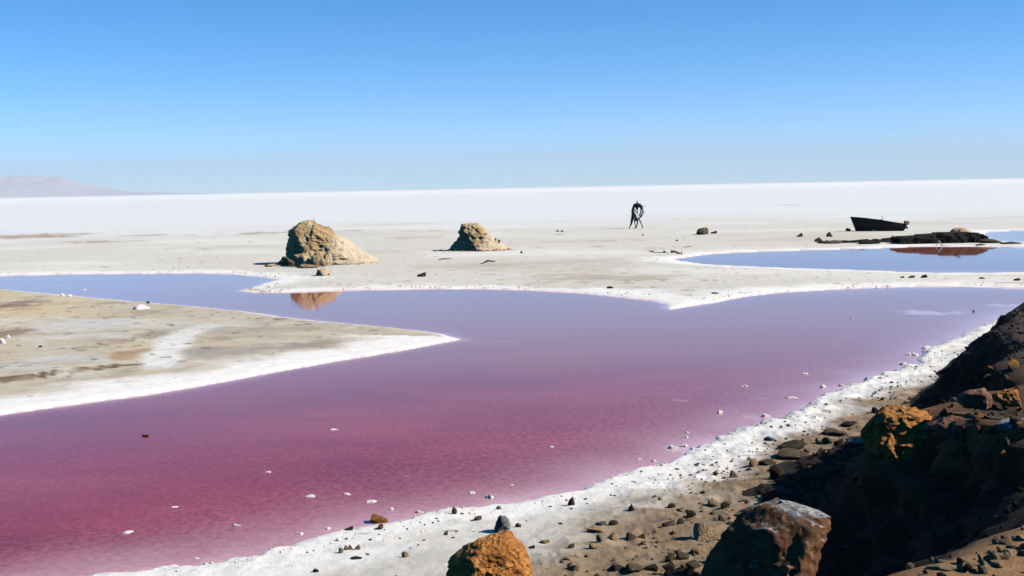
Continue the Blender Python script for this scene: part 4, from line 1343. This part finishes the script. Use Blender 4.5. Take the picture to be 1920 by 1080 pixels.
LMARK = [(1350, 775, 'rounded tallest salt lump'), (1486, 747, 'long flat salt raft'), (1741, 654, 'widest far salt crust'), (696, 943, 'flat lump above the orange stone'), (582, 932, 'leftmost of three lumps in a row'),
         (917, 935, 'big lump behind the large orange boulder'), (1034, 839, 'small lump off the reddish stone'), (708, 982, 'flat orange stone'), (627, 806, 'thin sliver in mid-lake'), (442, 986, 'thin pale lump near the lower corner')]
name_by_neighbours(rest, LMARK, 'salt lump')

# ------------------------------------------------------------------ things on the peninsula and the flats
FLAT = [
 (262, 580, 29, 8, 'salt', 'white salt heap on the upper edge of the peninsula', 'salt heap', 'lump'),
 (277, 569, 6, 4, 'dark', 'black pebble at the water behind the white salt heap', 'pebble', 'stone'),
 (116, 555, 8, 5, 'salt', 'white lump, left one of a pair on the peninsula shore', 'salt lump', 'lump'),
 (129, 556, 8, 4, 'salt', 'white lump, right one of a pair on the peninsula shore', 'salt lump', 'lump'),
 (4, 644, 14, 10, 'salt', 'bright white stone among brown mud at the picture edge', 'stone', 'lump'),
 (14, 634, 10, 6, 'salt', 'pale lump above the bright white stone in brown mud', 'salt lump', 'lump'),
 (75, 651, 6, 3, 'dark', 'tiny dark stone on the pale peninsula mud', 'pebble', 'stone'),
 (790, 519, 17, 8, 'dark', 'greenish black stone on the shore between the two mounds', 'stone', 'stone'),
 (1144, 541, 13, 4, 'dark', 'dark stone on the pink crust of the middle shore', 'stone', 'stone'),
 (1046, 434.5, 6, 3, 'dark', 'left of two dark pebbles on the flat beyond the smaller mound', 'pebble', 'stone'),
 (1054, 434.5, 6, 3, 'dark', 'right of two dark pebbles on the flat beyond the smaller mound', 'pebble', 'stone'),
 (1205.5, 442, 5, 2.5, 'dark', 'black pebble on the flat in front of the sculpture', 'pebble', 'stone'),
 (1269, 452, 5, 3, 'dark', 'black pebble between the sculpture and the driftwood pile', 'pebble', 'stone'),
 (1319, 440, 27, 13, 'brown', 'dark brown hollow boulder on the open flat', 'boulder', 'stone'),
 (1339, 438, 12, 5, 'dark', 'dark stone at the side of the hollow boulder', 'stone', 'stone'),
 (1500, 444, 13, 7, 'dark', 'dark spiky stone on the flat, nearer the hollow boulder', 'stone', 'spike'),
 (1557, 444, 13, 9, 'dark', 'dark pointed stone on the flat, nearer the boat', 'stone', 'spike'),
 (1537, 453, 17, 8, 'brown', 'brown pyramid-shaped stone above the pool shore', 'stone', 'spike'),
 (1556, 456, 18, 6, 'brown', 'low brown stone behind the pyramid-shaped stone', 'stone', 'slab'),
 (1264, 474, 17, 5, 'red', 'rust-brown block at the tip of the far pool', 'block', 'slab'),
 (1275, 476, 12, 3, 'red', 'thin reddish slab next to the rust-brown block', 'slab', 'slab'),
 (1222, 472.5, 9, 2, 'wood', 'dark splinter of wood short of the pool tip', 'driftwood', 'slab'),
 (1246, 473, 6, 2.5, 'dark', 'dark pebble beside the rust-brown block', 'pebble', 'stone'),
 (978, 475, 5, 5, 'dark', 'small dark stump off the slope of the smaller mound', 'stump', 'spike'),
 (1711, 521, 14, 4, 'dark', 'dark stone on the white spit below the far pool', 'stone', 'slab'),
 (1734, 521, 12, 6, 'dark', 'notched dark stone on the white spit below the far pool', 'stone', 'spike'),
 (1692, 521, 8, 3, 'dark', 'small dark stone starting the row on the white spit', 'stone', 'stone'),
 (1910, 526, 14, 4, 'dark', 'dark stone on the white spit at the picture edge', 'stone', 'stone'),
 (1842, 523, 12, 3, 'brown', 'brown flat stone on the white spit, toward the picture edge', 'stone', 'slab'),
 (1342, 551, 14, 3, 'wood', 'thin brown stick of debris on the tip of the middle shore', 'driftwood', 'slab'),
 (272, 819, 15, 3, 'dark', 'dark floating scrap far out on the pink water', 'debris', 'slab'),
 (1826, 585, 4, 4, 'dark', 'black speck of a stone standing in the far right water', 'stone', 'spike'),
]
for (x, y, w, h, m, lab, cat, kd) in FLAT:
    stone('stone' if cat in ('stone', 'block', 'boulder') else cat.replace(' ', '_'), x, y, w, h, m, lab, cat, kind=kd)
# rocks on the slope of the smaller mound
for (x, y, lab) in [(929, 452, 'small dark rock perched on the slope of the smaller mound'), (936, 455, 'dark rock lower on the slope of the smaller mound')]:
    p = p_m2 + Vector(((x - 893) * k_m2, 0.9, (471 - y) * k_m2 - 0.03))
    stone('stone', x, y, 4.5, 5, 'brown', lab, 'stone', pos=p, kind='spike')

def driftwood(px, py, pts, rad, mat, label):
    p = hit(px, py)
    kk = ppm(p)
    a, b = smooth_path([(x * kk, yy, z * kk) for x, yy, z in pts], [r * kk for r in rad], 4)
    o = link('driftwood', tube_mesh(a, b, 8), M[mat], loc=p)
    return tag(o, label, 'driftwood')
driftwood(915, 494.5, [(-14, -.1, 0), (-6, 0, 3), (0, 0, 5.5), (6, .05, 4.5), (14, .1, 4.2)], [0.6, 1.2, 1.8, 1.3, 1.0], 'wood', 'bent brown driftwood lying arched on the flat before the smaller mound')
driftwood(833, 487, [(-11, -.1, 0), (-5, 0, 1.5), (4, 0, 2.0), (13, .1, 1.5)], [0.7, 1.0, 0.9, 0.5], 'wood', 'straight dark driftwood on the flat between the two mounds')
driftwood(1291, 463.5, [(-10, -.1, 0.5), (0, 0, 2.2), (9, .1, 3.8)], [1.0, 1.5, 1.0], 'bleached', 'pale bent driftwood above the tip of the far pool')
driftwood(1236, 474, [(-12, .3, 1), (2, 0, 0.6), (16, -.5, 0.3)], [0.5, 0.6, 0.4], 'wood', 'thin dark pole lying at the tip of the far pool')
driftwood(1278, 477, [(0, 0, -1), (0, 0, 4), (0.3, 0, 8)], [0.5, 0.5, 0.4], 'wood', 'thin dark upright stake at the tip of the far pool')

# ------------------------------------------------------------------ grit too small to count
def crumbs(name, n, sampler, mat, label, size):
    rs = np.random.default_rng(sum(map(ord, name)))
    base, bf = ICO[2] if False else (np.array([(0, 0, 1.), (.9, 0, -.1), (-.3, .85, 0), (-.4, -.8, .1), (.1, .1, -.4), (.4, .5, .5), (-.5, .2, .6)]), None)
    tri = np.array([(0, 1, 5), (0, 5, 6), (5, 2, 6), (1, 2, 5), (0, 6, 3), (6, 2, 3), (0, 3, 1), (1, 4, 2), (2, 4, 3), (3, 4, 1)])
    pts = sampler(rs, n)
    F = ground_fields(pts[:, 0], pts[:, 1])
    z = ground_height(pts[:, 0], pts[:, 1], F)
    ok = F[3] < 0.05
    pts, z = pts[ok], z[ok]
    m = len(pts)
    sz = np.minimum(size * rs.lognormal(0, 0.55, m), size * 2.5)
    ang = rs.uniform(0, 6.283, m)
    V = base[None] * sz[:, None, None] * rs.uniform(0.6, 1.3, (m, 7, 1))
    ca, sa = np.cos(ang)[:, None], np.sin(ang)[:, None]
    X = V[:, :, 0] * ca - V[:, :, 1] * sa + pts[:, None, 0]
    Y = V[:, :, 0] * sa + V[:, :, 1] * ca + pts[:, None, 1]
    Z = V[:, :, 2] * 0.7 + z[:, None]
    Fc = (tri[None] + (np.arange(m) * 7)[:, None, None]).reshape(-1, 3)
    me = mesh_from(name, np.stack([X, Y, Z], -1).reshape(-1, 3), Fc, smooth=False)
    o = link(name, me, M[mat])
    tag(o, kind='stuff')
    o['label'] = label

def on_sand(rs, n):
    t, q = rs.uniform(2, 24, n * 3), rs.uniform(2.2, 6.2, n * 3)
    keep_ = fbm(np.stack([t / 1.2, q / 0.8, t * 0], 1), 3, 311) + 0.25 * (5.0 - q) * 0.5 > 0.05
    t, q = t[keep_][:n], q[keep_][:n]
    return BO + t[:, None] * BU + q[:, None] * BN

def on_hem(rs, n):
    V = POLYS[0][36:66]
    seg = np.diff(V, axis=0)
    ln = np.hypot(*seg.T)
    i = rs.choice(len(ln), n, p=ln / ln.sum())
    p = V[i] + rs.random((n, 1)) * seg[i]
    nv = np.stack([seg[i][:, 1], -seg[i][:, 0]], 1) / ln[i][:, None]
    return p + nv * rs.normal(0.15, 0.45, (n, 1))
crumbs('gravel', 1800, on_sand, 'brown', 'fine brown gravel strewn over the brown beach sand', 0.022)
crumbs('salt_crumbs', 1600, on_hem, 'salt', 'crumbled white salt crust along the near shore', 0.018)

def on_bank(rs, n):
    inner = np.where((tt > -0.5) & (tt < 14) & (ss > -1.5) & (ss < 2.8))[0]
    return rs.choice(inner, n, replace=False)
def bank_gravel(name, n, mat, label, size, seed):
    rs = np.random.default_rng(seed)
    base = np.array([(0, 0, 1.), (.9, 0, -.1), (-.3, .85, 0), (-.4, -.8, .1), (.1, .1, -.4), (.4, .5, .5), (-.5, .2, .6)])
    tri = np.array([(0, 1, 5), (0, 5, 6), (5, 2, 6), (1, 2, 5), (0, 6, 3), (6, 2, 3), (0, 3, 1), (1, 4, 2), (2, 4, 3), (3, 4, 1)])
    idx = on_bank(rs, n)
    ctr = np.stack([bxy[idx, 0], bxy[idx, 1], bz[idx]], 1) + rs.uniform(-0.02, 0.02, (n, 3))
    sz = np.minimum(size * rs.lognormal(0, 0.6, n), size * 2.0)
    R3 = rs.normal(size=(n, 3, 3))
    Q, _ = np.linalg.qr(R3)
    V = np.einsum('nij,kj->nki', Q, base) * sz[:, None, None] + ctr[:, None]
    Fc = (tri[None] + (np.arange(n) * 7)[:, None, None]).reshape(-1, 3)
    o = link(name, mesh_from(name, V.reshape(-1, 3), Fc, smooth=False), M[mat])
    tag(o, kind='stuff')
    o['label'] = label
bank_gravel('gravel', 5000, 'mud', 'fine dark gravel over the earth bank', 0.016, 61)
bank_gravel('gravel', 1200, 'brown', 'coarser brown gravel over the earth bank', 0.018, 62)

# fallen rubble spread around the mounds
def foot_rubble(name, ctr, rx, ry, n, size, label, seed):
    rs = np.random.default_rng(seed)
    base = np.array([(0, 0, 1.), (.9, 0, -.1), (-.3, .85, 0), (-.4, -.8, .1), (.1, .1, -.4), (.4, .5, .5), (-.5, .2, .6)])
    tri = np.array([(0, 1, 5), (0, 5, 6), (5, 2, 6), (1, 2, 5), (0, 6, 3), (6, 2, 3), (0, 3, 1), (1, 4, 2), (2, 4, 3), (3, 4, 1)])
    ang = rs.uniform(math.pi * 0.9, math.pi * 2.1, n)
    rad = 0.9 + np.abs(rs.normal(0, 0.14, n))
    c = np.stack([ctr.x + rx * rad * np.cos(ang), ctr.y + ry * rad * np.sin(ang)], 1)
    z = ground_height(c[:, 0], c[:, 1])
    sz = size * rs.lognormal(0, 0.5, n)
    V = base[None] * sz[:, None, None] * rs.uniform(0.6, 1.4, (n, 7, 1)) + np.concatenate([c, z[:, None]], 1)[:, None]
    Fc = (tri[None] + (np.arange(n) * 7)[:, None, None]).reshape(-1, 3)
    o = link(name, mesh_from(name, V.reshape(-1, 3), Fc, smooth=False), M['tan'])
    tag(o, kind='stuff')
    o['label'] = label
foot_rubble('rubble', p_m1 + Vector((0.3, 1.4, 0)), 2.75, 1.7, 260, 0.05, 'crumbled earth around the foot of the larger mound', 71)
foot_rubble('rubble', p_m2 + Vector((0.2, 1.1, 0)), 2.2, 1.35, 160, 0.045, 'crumbled earth around the foot of the smaller mound', 72)

def on_far_hem(rs, n):
    V = np.concatenate([POLYS[0][1:33]])
    seg = np.diff(V, axis=0)
    ln = np.hypot(*seg.T)
    i = rs.choice(len(ln), n, p=ln / ln.sum())
    p = V[i] + rs.random((n, 1)) * seg[i]
    nv = np.stack([-seg[i][:, 1], seg[i][:, 0]], 1) / ln[i][:, None]
    d = np.abs(rs.normal(0, 0.9, (n, 1))) + 0.15
    keep_ = fbm(np.stack([p[:, 0] / 3.0, p[:, 1] / 3.0, p[:, 0] * 0], 1), 3, 321) > 0.02
    return (p + nv * d)[keep_]
crumbs('debris', 1300, on_far_hem, 'red', 'dark crumbs of mud and weed along the far shore crust', 0.022)
